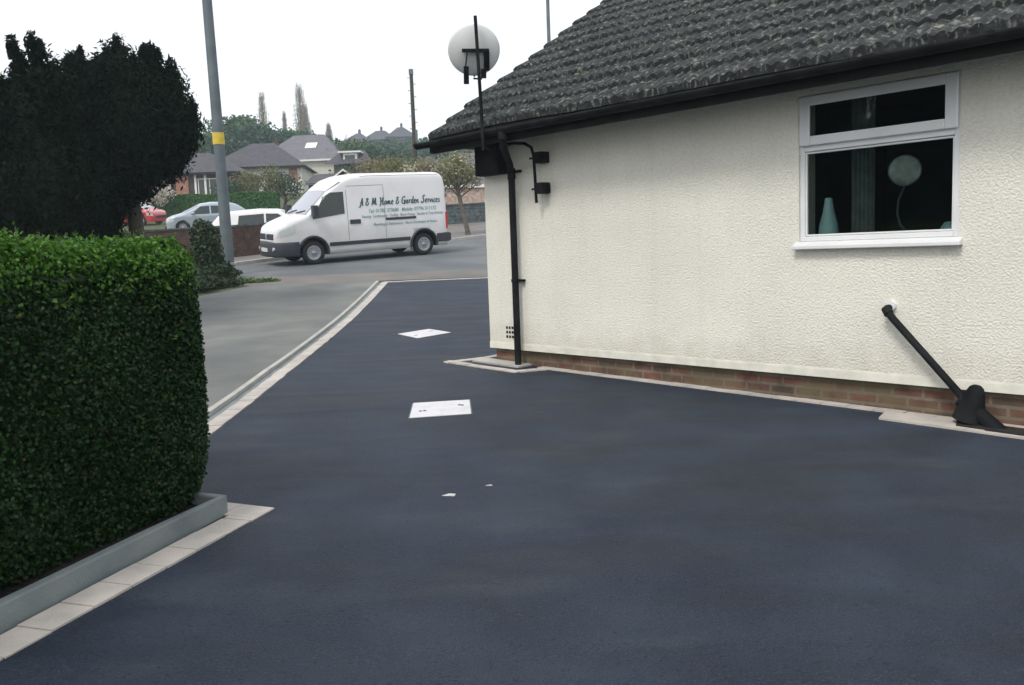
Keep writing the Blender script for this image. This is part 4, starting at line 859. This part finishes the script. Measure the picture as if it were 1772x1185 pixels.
    for s_ in (1, -1):
        k = MB(); k.tube([(1.03, s_ * .62, .50), (1.095, s_ * .62, .50)], .055, 14); k.build('fog_lamp', M['lamp'], root)
        y0, y1 = (.07, .58) if s_ > 0 else (-.58, -.07); g = MB(); g.box(.96, 1.065, y0, y1, .76, .93); g.build('grille', M['trim'], root, bevel=.015)
    g = MB()
    g = MB(); g.box(.99, 1.08, -.05, .05, .77, .91, None); g.build('badge', M['rim'], root, bevel=.02)
    k = MB(); k.box(.98, 1.06, -.62, .62, .69, .757); k.build('grille_surround', M['white_paint'], root, bevel=.02)
    k = MB(); k.box(-4.56, -4.32, -.97, .97, .40, .64); k.box(-4.50, -4.02, .90, .995, .38, .66); k.box(-4.50, -4.02, -.995, -.90, .38, .66); k.build('rear_bumper', M['trim'], root, bevel=.03)
    k = MB(); k.tube([(-4.43, .9, 1.86), (-4.47, .93, 1.82), (-4.43, .9, 1.75)], .018, 6); k.build('rear_hinge', M['trim'], root)
    k = MB(); k.box(-3.4, .4, -.55, .55, .26, .34); k.box(-1.9, -1.2, -.8, -.3, .2, .3); k.build('underbody', M['tyre'], root)
    # roof edge lines
    k = MB(); 
    for s_ in (1, -1): k.tube([(x, s_ * (sh.side(x, sh.zt(x) - .06)) , sh.zt(x) - .05) for x in np.arange(-4.2, -1.5, .2)], .010, 5)
    k.build('roof_gutter', M['white_paint'], root)
    # ---- lettering: brush script drawn as ribbons
    G = {
     'A': (.62, [[(0, -.12), (.02, -.2), (.12, -.15), (.3, .4), (.45, 1.0), (.47, .5), (.55, .05), (.62, 0)], [(.12, .42), (.62, .48)]]),
     '&': (.55, [[(.42, .75), (.3, .95), (.15, .85), (.2, .62), (.35, .5), (.12, .45), (.02, .2), (.15, 0), (.35, .08), (.5, .35)]]),
     'M': (.95, [[(0, .02), (.10, .10), (.2, 1.0)], [(.2, 1.0), (.42, .12)], [(.42, .12), (.64, 1.0)], [(.64, 1.0), (.70, .10), (.88, .08)]]),
     'H': (.78, [[(.0, .82), (.12, .95), (.18, .5), (.1, -.1), (0, -.12)], [(.52, 1.0), (.48, .4), (.55, .03), (.7, .05)], [(.05, .42), (.35, .5), (.62, .5)]]),
     'G': (.72, [[(.6, .85), (.45, 1.0), (.2, .85), (.05, .45), (.12, .08), (.35, 0), (.52, .2), (.55, .45)], [(.35, .42), (.6, .46), (.5, -.12)]]),
     'S': (.62, [[(.6, .9), (.45, 1.05), (.28, .9), (.3, .65), (.42, .4), (.36, .1), (.15, -.05), (0, .1), (.08, .22)]]),
     'o': (.40, [[(.3, .45), (.12, .5), (.02, .22), (.15, 0), (.3, .15), (.3, .42), (.42, .4)]]),
     'm': (.62, [[(0, .45), (.06, .02)], [(.06, .3), (.2, .5), (.24, .02)], [(.24, .3), (.4, .5), (.45, .05), (.6, .08)]]),
     'e': (.38, [[(.05, .2), (.25, .3), (.28, .45), (.15, .52), (.03, .25), (.12, 0), (.36, .08)]]),
     'a': (.44, [[(.3, .42), (.15, .5), (.02, .22), (.12, 0), (.28, .15), (.32, .46), (.32, .08), (.44, .04)]]),
     'r': (.34, [[(.02, .42), (.1, .5), (.08, .02)], [(.08, .3), (.2, .5), (.32, .44)]]),
     'd': (.46, [[(.3, .42), (.15, .5), (.02, .22), (.12, 0), (.28, .15), (.36, 1.0), (.32, .08), (.45, .04)]]),
     'n': (.46, [[(0, .45), (.06, .02)], [(.06, .3), (.24, .5), (.3, .05), (.44, .06)]]),
     'v': (.36, [[(0, .45), (.12, .02), (.28, .45), (.36, .42)]]),
     'i': (.22, [[(.04, .45), (.08, .03), (.2, .05)], [(.08, .66), (.1, .70)]]),
     'c': (.34, [[(.28, .42), (.15, .5), (.02, .22), (.12, 0), (.34, .08)]]),
     's': (.34, [[(.26, .5), (.1, .45), (.22, .22), (.12, 0), (0, .06)], [(.14, .02), (.34, .06)]]), ' ': (.32, [])}
    s = 'A & M Home & Garden Services'; W = sum(G[c][0] + .06 for c in s); x0, x1 = -1.50, -4.22; sc = (x0 - x1) / W; H = sc * 1.12; zb = 1.62
    mb = MB(); cx = 0; off = .012
    for c in s:
        for st in G[c][1]:
            P = []; 
            for i in range(len(st) - 1):      # smooth the stroke
                p0 = Vector(st[max(i - 1, 0)]); p1 = Vector(st[i]); p2 = Vector(st[i + 1]); p3 = Vector(st[min(i + 2, len(st) - 1)])
                for t in (0, .25, .5, .75): P.append(.5 * ((2 * p1) + (p2 - p0) * t + (2 * p0 - 5 * p1 + 4 * p2 - p3) * t * t + (3 * p1 - p0 - 3 * p2 + p3) * t ** 3))
            P.append(Vector(st[-1])); vs = []
            for i, p in enumerate(P):
                t = (P[min(i + 1, len(P) - 1)] - P[max(i - 1, 0)]); n = Vector((-t.y, t.x)).normalized(); w = (.085 if c.isupper() or c == '&' else .07) * (.55 + .6 * abs(n.x))
                for sg in (-1, 1):
                    q = p + n * w * sg; X = x0 - (cx + q.x + .12 * q.y) * sc; Z = zb + q.y * H; vs.append((X, sh.side(X, Z) + off, Z))
            mb.add(vs, [(2 * i, 2 * i + 1, 2 * i + 3, 2 * i + 2) for i in range(len(P) - 1)])
        cx += G[c][0] + .06
    mb.build('lettering', M['text'], root)
    def line(t, size, x0, x1, z, m):
        cu = bpy.data.curves.new('t', 'FONT'); cu.body = t; cu.size = size; cu.shear = .2; cu.offset = .002; to = bpy.data.objects.new('t', cu); COL.objects.link(to)
        dg = bpy.context.evaluated_depsgraph_get(); me = bpy.data.meshes.new_from_object(to.evaluated_get(dg)); xsv = [v.co.x for v in me.vertices]; a, b = min(xsv), max(xsv)
        for v in me.vertices: X = x0 - (v.co.x - a) / (b - a) * (x0 - x1); Z = z + v.co.y; v.co = (X, sh.side(X, Z) + .012, Z)
        bpy.data.objects.remove(to); me.materials.clear(); me.materials.append(m); link('lettering', me, root)
    line('Tel: 01782 373688   Mobile: 07796 511172', .15, -1.78, -4.05, 1.40, M['text2'])
    line('Fencing · Landscaping · Turfing · Block Paving · Garden & Tree Services', .115, -1.55, -4.3, 1.255, M['text2'])
    line('Plumbing & Bathrooms · Block Driveways & Patios', .105, -1.9, -4.05, 1.01, M['text2'])
    # paper disc in the windscreen
    place(root, -6.15, 26.10, -.84, -.54, WB, .86)
    return root
make_van()
def make_car(name, paint, label, x, y, fx, fy, est=False):
    root = empty(name, label=label, cat='car', group='cars parked beyond the brick wall')
    if est: top = [(-3.3, .9), (-3.26, 1.05), (-3.0, 1.32), (-2.7, 1.42), (-1.6, 1.47), (-.9, 1.43), (-.35, 1.15), (.0, .98), (.5, .86), (.72, .74), (.78, .6)]
    else: top = [(-3.2, .82), (-3.17, .98), (-3.05, 1.1), (-2.75, 1.30), (-2.35, 1.42), (-1.5, 1.46), (-.95, 1.40), (-.45, 1.16), (.0, .96), (.5, .84), (.72, .72), (.78, .6)]
    wid = [(-3.3, .72), (-3.15, .80), (-2.9, .85), (0, .85), (.4, .82), (.62, .74), (.74, .6), (.78, .5)]
    x0 = top[0][0]; xs = [x0, x0 + .03, x0 + .07, x0 + .12] + list(np.arange(x0 + .18, .6, .09)) + [.62, .67, .71, .74, .76, .78]
    sh = Shell(top, wid, .2, .10, .86, .30, xs); WB = 2.5; r = .30
    sh.build('body', paint, root, [(0, r), (-WB, r)], .35)
    sh.screen('windscreen', M['screenglass'], root, [(-.10, .66), (-.10, -.66), (-.82, -.55), (-.82, .55)])
    sh.screen('rear_window', M['darkglass'], root, [(x0 + .22, .58), (x0 + .22, -.58), (x0 + .50, -.52), (x0 + .50, .52)])
    for s_ in (1, -1):
        for q in ([(-.42, .92), (-1.35, .92), (-1.35, 1.32), (-.92, 1.30)], [(-1.42, .92), (-2.35, .94), (-2.3, 1.28), (-1.42, 1.32)]): sh.patch('side_window', M['darkglass'], root, q, .006, s_)
        sh.patch('headlight', M['lamp'], root, [(.40, .78), (.40, .62), (.74, .55), (.70, .68)], .008, s_)
        sh.patch('tail_light', M['redlamp'], root, [(x0 + .02, .62), (x0 + .22, .62), (x0 + .22, .95), (x0 + .06, .95)], .012, s_)
        k = MB(); k.box(-.62, -.50, min(s_ * .84, s_ * .98), max(s_ * .84, s_ * .98), .92, 1.03); k.build('wing_mirror', paint, root, bevel=.02)
        for ax in (0, -WB): wheel(root, ax, s_ * .75, r, s_, .18)
    k = MB(); k.box(.70, .80, -.45, .45, .42, .58); k.build('grille', M['trim'], root, bevel=.02)
    place(root, x, y, fx, fy, WB, .75); return root
make_car('parked_car', M['greypaint'], 'silver blue hatchback parked beyond the brick wall, left of the street pole', horizon_x(320, 45), 45.0, -.93, -.38)
make_car('parked_car', M['redpaint'], 'bright red car parked beyond the brick wall, beside the conifer trunk', horizon_x(266, 54), 54, .96, -.28)
make_car('parked_car', M['lightpaint'], 'white car with a red tail light beyond the brick wall, between street pole and van', horizon_x(403, 32) + 2.55, 32.9, .985, .17, True)

# ------------------------------------------------------------------ houses across the road
def far_house(name, x, y, rz, w, d, eav, ridge, wallm, roofm, label, hip=1, wins=(), chim=None, group='bungalows across the road', fasc=True, extra=None):
    r = empty(name, (x, y, hz(x, y)), rz, label, 'house', group)
    mb = MB(); mb.box(-w / 2, w / 2, 0, d, -3.5 if d == 8 and y > 200 else -1.5, eav); mb.build('wall', wallm, r)
    o = .45; h = hip * (d / 2); rb = MB(); a = [(-w / 2 - o, -o, eav), (w / 2 + o, -o, eav), (w / 2 + o, d + o, eav), (-w / 2 - o, d + o, eav)]; t = [(-w / 2 - o + h, d / 2, ridge), (w / 2 + o - h, d / 2, ridge)]
    if w + 2 * o - 2 * h < .2: t = [(-.1, d / 2, ridge), (.1, d / 2, ridge)]
    rb.add(a + t, [(0, 1, 5, 4), (2, 3, 4, 5), (1, 2, 5), (3, 0, 4), (3, 2, 1, 0)]); rf = rb.build('roof', roofm, r)
    if fasc: f = MB(); f.box(-w / 2 - o, w / 2 + o, -o - .03, -o - .004, eav - .18, eav + .02); f.box(-w / 2 - o, w / 2 + o, -o, -.01, eav - .10, eav - .06); f.build('fascia', M['white'] if fasc == 2 else M['darkwood'], r)
    for (x0, x1, z0, z1) in wins:
        f = MB(); ring(f, x0, x1, z0, z1, .07, -.05, .02); f.box((x0 + x1) / 2 - .03, (x0 + x1) / 2 + .03, -.045, .015, z0 + .07, z1 - .07); wo = f.build('window', M['white'], r)
        g = MB(); g.box(x0 + .07, x1 - .07, -.02, -.012, z0 + .07, z1 - .07); g.build('pane', M['darkglass'], wo)
    if chim: cx, cy, cz = chim; c = MB(); c.box(cx - .35, cx + .35, cy - .3, cy + .3, cz - 1.6, cz); c.box(cx - .40, cx + .40, cy - .35, cy + .35, cz, cz + .1); c.tube([(cx, cy, cz + .1), (cx, cy, cz + .4)], .12, 10); c.build('chimney', M['brick_dark'], rf)
    if extra: extra(r, rf)
    return r
HX_ = horizon_x
def h1x(r, rf):
    c = MB(); c.box(-.15, .85, -.12, -.004, -.5, 2.55); c.build('brick_panel', M['brick'], r)
    for xx in (1.35, 2.15, 3.75):
        c = MB(); c.box(xx, xx + .16, -.14, -.01, -.2, 2.6); c.build('porch_post', M['white'], r)
far_house('bungalow', HX_(318, 72), 72, R(2), 9.6, 7, 2.75, 4.75, M['brick_dark'], M['slate'], 'low bungalow with dark hipped roof and orange brick panel behind the parked cars', 1.0, [(1.6, 3.5, .7, 2.3), (-3.5, -1.5, .8, 2.2)], None, extra=h1x)
def h2x(r, rf):
    c = MB(); c.prism([(-4.4, 0, 2.45), (-1.9, 0, 2.45), (-3.15, 0, 3.35)], (0, -2.2, 0), (0, -.02, 0)); c.build('porch_gable', M['brick'], r)
    f = MB(); f.prism([(-4.65, 0, 2.5), (-3.15, 0, 3.55), (-1.65, 0, 2.5), (-1.65, 0, 2.36), (-3.15, 0, 3.38), (-4.65, 0, 2.36)], (0, -2.32, 0), (0, -2.21, 0)); f.build('bargeboard', M['white'], r)
    g = MB(); g.prism([(-4.65, 0, 2.5), (-3.15, 0, 3.55), (-1.65, 0, 2.5), (-3.15, 0, 3.45)], (0, -2.2, 0), (0, .6, 0)); g.build('porch_roof', M['slate'], r)
    b = MB(); b.box(-4.3, -2.0, -1.9, -.02, -.5, 2.3); b.build('garage_door', M['white'], r)
    e = MB(); e.box(3.1, 3.9, -.06, -.004, 1.1, 2.4); e.build('brick_corner', M['brick'], r)
far_house('bungalow', HX_(452, 84), 84, R(4), 8.6, 8, 2.6, 5.3, M['cream'], M['slate'], 'cream bungalow with white edged brick gable and dark roof, left of the van', .9, [(1.0, 2.6, 1.0, 2.2)], None, fasc=1, extra=h2x)
def h3x(r, rf):
    c = MB(); c.box(-.6, .5, 1.55, 1.62, 3.6, 4.2); Mx = None
    sk = MB(); z = lambda y: 2.6 + (y + .45) * (6.0 - 2.6) / (4.5 + .45)
    for x0, x1 in ((.2, 1.5),): sk.prism([(x0, 1.7, z(1.7) + .05), (x1, 1.7, z(1.7) + .05), (x1, 2.7, z(2.7) + .05), (x0, 2.7, z(2.7) + .05)], (0, 0, 0), (0, 0, .06))
    sk.build('skylight', M['white'], rf)
far_house('bungalow', HX_(528, 100), 100, R(-3), 9.5, 9, 2.6, 6.0, M['cream'], M['slate2'], 'bungalow with long grey roof and a skylight directly behind the cab of the van', .75, [(-1, .8, 1, 2.2)], (-3.9, 4.2, 5.4), fasc=2, extra=h3x)
# flat-roofed dormer house among the trees
dh = empty('dormer_house', (HX_(613, 96), 96, hz(HX_(613, 96), 96)), 0, 'small pale flat roofed dormer among trees above the van', 'house')
k = MB(); k.box(-1.7, 1.7, 0, 3, -1, 2.2); k.build('wall', M['brick_dark'], dh); k = MB(); k.prism([(-2.6, -.4, 2.2), (2.6, -.4, 2.2), (1.2, 3, 3.9), (-1.2, 3, 3.9)], (0, 0, 0), (0, .1, .12)); k.build('roof', M['slate'], dh)
k = MB(); k.box(-.75, .75, .6, 2.8, 1.8, 3.45); k.build('dormer', M['white'], dh); k = MB(); k.box(-1.25, 1.25, .3, 3, 3.45, 3.62); k.build('dormer_roof', M['white'], dh, bevel=.02)
k = MB(); k.box(-.55, .55, .56, .59, 2.4, 3.2); k.build('window', M['darkglass'], dh)
# white edged gable just over the van roof
gh = empty('garage', (HX_(605, 62), 62, gz(62)), R(3), 'dark shed roof with a white edged gable peeping over the van roof', 'garage')
k = MB(); k.box(-2.6, 2.0, 0, 4.6, -.5, 1.9); k.prism([(-1.1, 0, 1.9), (1.1, 0, 1.9), (0, 0, 2.62)], (0, -1, 0), (0, -.02, 0)); k.build('wall', M['brick_dark'], gh)
k = MB(); k.prism([(-2.8, -.2, 1.9), (2.2, -.2, 1.9), (2.0, 2.4, 2.75), (-2.6, 2.4, 2.75)], (0, 0, 0), (0, .02, .1)); k.prism([(-1.35, -1.1, 1.86), (0, -1.1, 2.82), (1.35, -1.1, 1.86), (0, -1.1, 2.70)], (0, 0, 0), (0, 2.2, 0)); k.build('roof', M['slate'], gh)
k = MB(); k.prism([(-1.4, -1.12, 1.80), (0, -1.12, 2.84), (1.4, -1.12, 1.80), (1.25, -1.12, 1.80), (0, -1.12, 2.70), (-1.25, -1.12, 1.80)], (0, -.06, 0), (0, 0, 0)); k.build('bargeboard', M['white'], gh)
# pinkish building right of the van
rb_ = empty('garage', (HX_(835, 50), 50, gz(50)), R(5), 'low pinkish brick building with a white roof edge right of the street tree', 'garage')
k = MB(); k.box(-2.4, 9, 0, 5, -.6, 1.62); k.build('wall', M['brick_pink'], rb_); k = MB(); k.box(-2.42, 9.02, -.02, -.004, -.6, .75); k.build('brick_base', M['brick'], rb_)
k = MB(); k.box(-2.55, 9.1, -.15, 5.1, 1.62, 1.80); k.build('roof_edge', M['white'], rb_)
k = MB(); k.prism([(-2.6, 1, 1.85), (9, 1, 1.85), (9, 3, 3.9), (-1, 3, 3.9)], (0, 0, 0), (0, 2, .1)); k.build('roof', M['slate2'], rb_)
# gabled houses on the skyline
for i, (px, wd, ry, lab) in enumerate([(613, 8.5, 2.9, 'leftmost of the three gabled houses on the hazy skyline'), (655, 10, 3.6, 'middle one of the three gabled houses on the hazy skyline'), (694, 9, 3.9, 'rightmost of the three gabled houses on the hazy skyline, nearest the telegraph pole')]):
    x, zt_ = sight(px, (228, 223, 217)[i], 275); hh = far_house('hill_house', x, 275, R(10 * (i - 1)), wd, 8, 3.4 + i * .5, 6.4 + i * .7, M['brick_dark'], M['slate'], lab, 1.0, [(-2.5, -1, 1.2, 2.6), (1, 2.5, 1.2, 2.6)], (.3, 4, 7.4 + i * .7), 'gabled houses on the skyline', 0); hh.location.z = zt_ - (6.4 + i * .7)

# ------------------------------------------------------------------ long hedge behind the cars
def long_hedge():
    y = 62; xa, xb = HX_(180, y), HX_(490, y); r = empty('long_hedge', (xa, y, gz(y)), 0, 'long low clipped green hedge behind the parked cars', 'hedge'); rng = np.random.default_rng(3); n = 16000; L = xb - xa; h = 1.5
    f = rng.random(n) < .6; P = np.zeros((n, 3)); N = np.zeros((n, 3)); P[:, 0] = rng.random(n) * L
    P[f, 2] = rng.random(f.sum()) * h; P[f, 1] = -.5 + rng.random(f.sum()) * .12; N[f] = (0, -1, .3); P[~f, 2] = h - rng.random((~f).sum()) * .08; P[~f, 1] = -.5 + rng.random((~f).sum()); N[~f] = (0, 0, 1)
    P[:, 2] += .05 * np.sin(P[:, 0] * 1.3); P[:, 1] += .06 * np.sin(P[:, 0] * 2.3); link('foliage', leaf_mesh('foliage', P, N, .16, M['l_hedge_far'], 4), r)
    mb = MB(); mb.box(.1, L - .1, -.35, .45, -.1, h - .1); mb.build('inner_growth', M['core_green'], r)
long_hedge()

# ------------------------------------------------------------------ trees and shrubs of the middle distance
def place_tree(name, px, d, h, w, n, leaf, lm, seed, label, cat='tree', group=None, trunk_h=.3, lean=0, dz=0, bm=None, shell=.7, lumps=9):
    rnd = random.Random(seed); x = HX_(px, d) if h > 0 else sight(px, -h, d)[0]; cl = []
    if h < 0: h = (sight(px, -h, d)[1] - hz(x, d)) / .97
    for i in range(lumps):
        a = i * 2.4; t = (i + .5) / lumps; zz = h * (trunk_h + (1 - trunk_h) * (.18 + .72 * t)); rr = w / 2 * (.55 * math.sin(math.pi * (.15 + .75 * t)) + .1); q = w / 2 * .55 * math.sin(math.pi * (.2 + .7 * t))
        cl.append((lean * t + math.cos(a) * q, math.sin(a) * q, zz, rr * rnd.uniform(.8, 1.2), rr, rr * rnd.uniform(.7, 1.0) * h / w if h < w * 1.4 else rr * 1.3))
    return tree(name, cl, n, leaf, lm, (0, 0, lean * .6, 0, h * .85, w * .035 + .05, 9, w * .42, .25, .8), seed, label, cat, group, (x, d, hz(x, d) + dz), bm, shell)
G1 = 'green trees on the slope behind the bungalows'
place_tree('garden_tree', 408, 118, -208, 9, 5000, .5, M['l_green'], 51, 'tallest round green tree just right of the yellow banded pole', group=G1)
place_tree('garden_tree', 368, 112, -238, 8, 4200, .45, M['l_green'], 52, 'green tree between the dark conifers and the street pole', group=G1)
place_tree('garden_tree', 437, 110, -224, 10, 4200, .45, M['l_dark'], 53, 'broad deep green tree above the cream bungalow roof', group=G1)
place_tree('garden_tree', 475, 135, -232, 8, 3500, .5, M['l_dark'], 54, 'deep green tree between the two bare poplars', group=G1)
place_tree('garden_tree', 548, 122, -238, 7, 3200, .45, M['l_dark'], 55, 'rounded dark tree right of the tallest poplar', group=G1)
place_tree('garden_tree', 578, 108, -250, 12, 4200, .42, M['l_green'], 56, 'wide low green tree sloping behind the grey roof', group=G1)
place_tree('garden_tree', 640, 110, -262, 11, 3600, .42, M['l_dark'], 57, 'low dark tree behind the flat roofed dormer', group=G1)
place_tree('garden_tree', 505, 128, -228, 8, 3200, .45, M['l_green'], 58, 'green tree at the foot of the tallest poplar', group=G1)
place_tree('garden_tree', 345, 125, -236, 9, 3200, .5, M['l_dark'], 59, 'dark tree half hidden by the right side of the conifers', group=G1)
def poplar(px, d, h, w, seed, label):
    x, h = sight(px, h, d); h -= hz(x, d) + .3; t = empty('poplar_tree', (x, d, hz(x, d)), 0, label, 'tree', 'bare poplars above the roofs'); mb = MB(); rnd = random.Random(seed)
    mb.tube([(0, 0, -1), (.1, 0, h * .4), (0, 0, h)], [.35, .22, .04], 7)
    for i in range(70):
        z = h * (.15 + .8 * i / 70); a = i * 2.4; L = w * (1.0 - .75 * (z / h)) * rnd.uniform(.6, 1.0); e = Vector((math.cos(a) * L * .45, math.sin(a) * L * .45, z + L * 2.0)); mb.tube([(0, 0, z), (e.x * .7, e.y * .7, z + L * .8), e], [.06, .045, .012], 5)
    mb.build('trunk', M['palebark'], t); cl = [(0, 0, h * (.2 + .75 * k / 7), w * .5 * (1 - .6 * k / 7), w * .5 * (1 - .6 * k / 7), h * .10) for k in range(8)]
    P, U = clump_points(cl, 2600, seed, .95); link('crown', leaf_mesh('crown', P, U, .22, M['l_poplar'], seed, 2.4), t)
poplar(452, 140, 162, 3.2, 61, 'leftmost bare poplar rising above the bungalow roofs')
poplar(491, 150, 192, 1.8, 62, 'thin short bare poplar between its two taller neighbours')
poplar(517, 140, 148, 3.8, 63, 'tallest bare poplar with a double top')
poplar(527, 143, 182, 3.0, 65, 'lower bare poplar close against the right of the tallest one')
poplar(568, 165, 214, 2.4, 64, 'faint short bare poplar near the skyline right of the others')
G2 = 'budding garden trees behind the van'
place_tree('blossom_tree', 655, 58, 3.6, 3.6, 2600, .16, M['l_pinkish'], 71, 'bronze budding garden tree above the middle of the van roof', group=G2, shell=.95)
place_tree('blossom_tree', 690, 54, 3.6, 3.4, 2800, .16, M['l_olive'], 72, 'olive budding tree just left of the telegraph pole foot', group=G2, shell=.95)
place_tree('blossom_tree', 742, 56, 3.4, 3.2, 2600, .16, M['l_pinkish'], 73, 'bronze budding tree behind the rear of the van roof', group=G2, shell=.95)
place_tree('blossom_tree', 826, 58, 3.8, 3.6, 2400, .16, M['l_olive'], 74, 'olive budding tree partly behind the corner of the house', group=G2, shell=.95)
place_tree('blossom_tree', 628, 66, 3.2, 3.6, 2400, .18, M['l_dark'], 75, 'dark garden bush below the flat roofed dormer', group=G2)
place_tree('blossom_tree', 718, 53, 3.3, 1.7, 600, .13, M['l_blossom'], 76, 'small pale blossom tree at the foot of the telegraph pole', group=G2, shell=.95)
place_tree('blossom_tree', 474, 65, 3.2, 2.6, 1500, .15, M['l_olive'], 77, 'yellow green budding shrub in front of the cream bungalow', group=G2, shell=.95)
place_tree('blossom_tree', 438, 65, 3.0, 2.6, 1100, .15, M['l_olive'], 78, 'loose olive shrub just right of the street pole above the hedge', group=G2, shell=.95)
place_tree('blossom_tree', 500, 66, 2.6, 3.0, 1600, .16, M['l_dark'], 84, 'dark shrub in front of the cream bungalow close to the van windscreen', group=G2)
place_tree('blossom_tree', 272, 60, 3.0, 3.0, 1700, .17, M['l_white'], 79, 'white blossom tree left of the orange brick panel', group=G2, shell=.9)
place_tree('blossom_tree', 408, 64.5, 2.2, 2.6, 1200, .16, M['l_dark'], 80, 'dark round shrub in front of the white garage door', group=G2)
# street tree behind the rear of the van
st = empty('street_tree', (-1.62, 35.6, gz(35.6)), 0, 'slender leaning street tree with sparse yellow green leaves right of the van', 'tree')
k = MB(); k.tube([(0, 0, -.1), (-.03, 0, .25), (-.16, 0, .9), (-.30, 0, 1.6), (-.42, 0, 2.1)], [.15, .10, .09, .085, .07], 10)
rnd = random.Random(9)
for i in range(16):
    a = i * 2.4; b = Vector((-.30 - .02 * (i % 6), 0, 1.55 + .035 * i)); L = rnd.uniform(.8, 1.25); e = b + Vector((math.cos(a) * L * .95, math.sin(a) * L * .8, L * rnd.uniform(.5, 1.2))); m_ = b.lerp(e, .5) + Vector((0, 0, -.05)); k.tube([b, m_, e], [.035, .022, .006], 6)
    for j in range(3): a2 = a + rnd.uniform(-1, 1); k.tube([m_, m_ + Vector((math.cos(a2) * .4, math.sin(a2) * .4, rnd.uniform(.2, .6)))], [.013, .004], 5)
k.build('trunk', M['bark'], st)
P, U = clump_points([(-.4, 0, 2.5, 1.1, 1.0, .65), (-.9, .1, 2.3, .6, .6, .45), (.15, 0, 2.35, .6, .6, .5), (-.3, 0, 3.0, .8, .8, .5)], 3600, 81, .98); link('crown', leaf_mesh('crown', P, U, .085, M['l_olive'], 81), st)
P, U = clump_points([(-.4, 0, 2.7, 1.1, 1.0, .8), (.2, 0, 2.6, .6, .6, .6)], 420, 82, .98); link('blossom', leaf_mesh('blossom', P, U, .10, M['l_blossom'], 82), st)

# ------------------------------------------------------------------ poles
tp = empty('telegraph_pole', (HX_(726, 60), 60, gz(60)), 0, 'dark telegraph pole with step pegs left of the house eaves', 'pole')
H = 9.3; k = MB(); k.tube([(0, 0, -.5), (0, 0, H)], [.17, .12], 12); k.build('shaft', M['darkbark'], tp)
k = MB()
for i in range(10): z = H - .45 - i * .42; s_ = 1 if i % 2 else -1; k.tube([(0, 0, z), (s_ * .28, 0, z)], .022, 6)
k.build('step_peg', M['galv'], tp); k = MB(); k.box(-.14, .14, -.2, .1, H - .25, H + .1); k.build('cap_fitting', M['galv'], tp); k = MB(); k.box(.1, .24, -.15, .1, 4.6, 5.4); k.build('terminal_box', M['galv'], tp)
k = MB(); k.box(-.17, .17, -.22, -.17, 1.95, 2.35); k.build('yellow_sign', M['yellow'], tp)
lc = empty('lamp_column', (HX_(961, 42), 42, gz(42)), 0, 'slim pale blue grey column rising behind the roof slope', 'pole')
k = MB(); k.tube([(0, 0, -.3), (0, 0, 12.5)], [.11, .075], 12); k.build('shaft', M['galv'], lc); k = MB(); k.tube([(0, 0, 12.4), (.4, 0, 12.8), (1.3, 0, 12.9)], .04, 8); k.box(1.2, 1.8, -.12, .12, 12.84, 12.97); k.build('lamp_head', M['galv'], lc)

# ------------------------------------------------------------------ far wood on the hill
def wood():
    rng = np.random.default_rng(8); C = []
    for i in range(620):
        y = rng.uniform(128, 300); x = HX_(rng.uniform(-150, 1150), y); h = rng.uniform(3.5, 7.5)
        px = x / y * 1500 + 880
        cap = sight(px, float(np.interp(px, [0, 340, 400, 470, 545, 590, 640, 720, 760, 1200], [235, 240, 238, 240, 246, 252, 246, 238, 238, 230])) - rng.uniform(-6, 5), y)[1]
        h = min(h, cap - hz(x, y))
        if h < 1.2: continue
        C.append((x, y, hz(x, y) + h * .42, h * rng.uniform(.45, .75), h * .5, h * .55))
    P, U = clump_points(C, 110000, 8, .5); o = link('far_wood', leaf_mesh('far_wood', P, U, .6, M['l_dark'], 9, 1.3)); tag(o, 'blue green wooded hillside rising behind all the houses', 'woodland', kind='stuff')
wood()

# ------------------------------------------------------------------ haze
def haze():
    mb = MB(); mb.box(-235, 235, -17, 425, -2.2, 70); m = bpy.data.materials.new('haze_air'); m.use_nodes = True; N = m.node_tree.nodes; L = m.node_tree.links; N.remove(N['Principled BSDF'])
    v = N.new('ShaderNodeVolumePrincipled'); v.inputs['Color'].default_value = (.74, .87, 1, 1); v.inputs['Density'].default_value = .0009; v.inputs['Anisotropy'].default_value = .2; L.new(v.outputs[0], N['Material Output'].inputs['Volume'])
    o = mb.build('haze', m); tag(o, 'pale blue haze in the air over the street and hill', 'haze', kind='stuff')
haze()
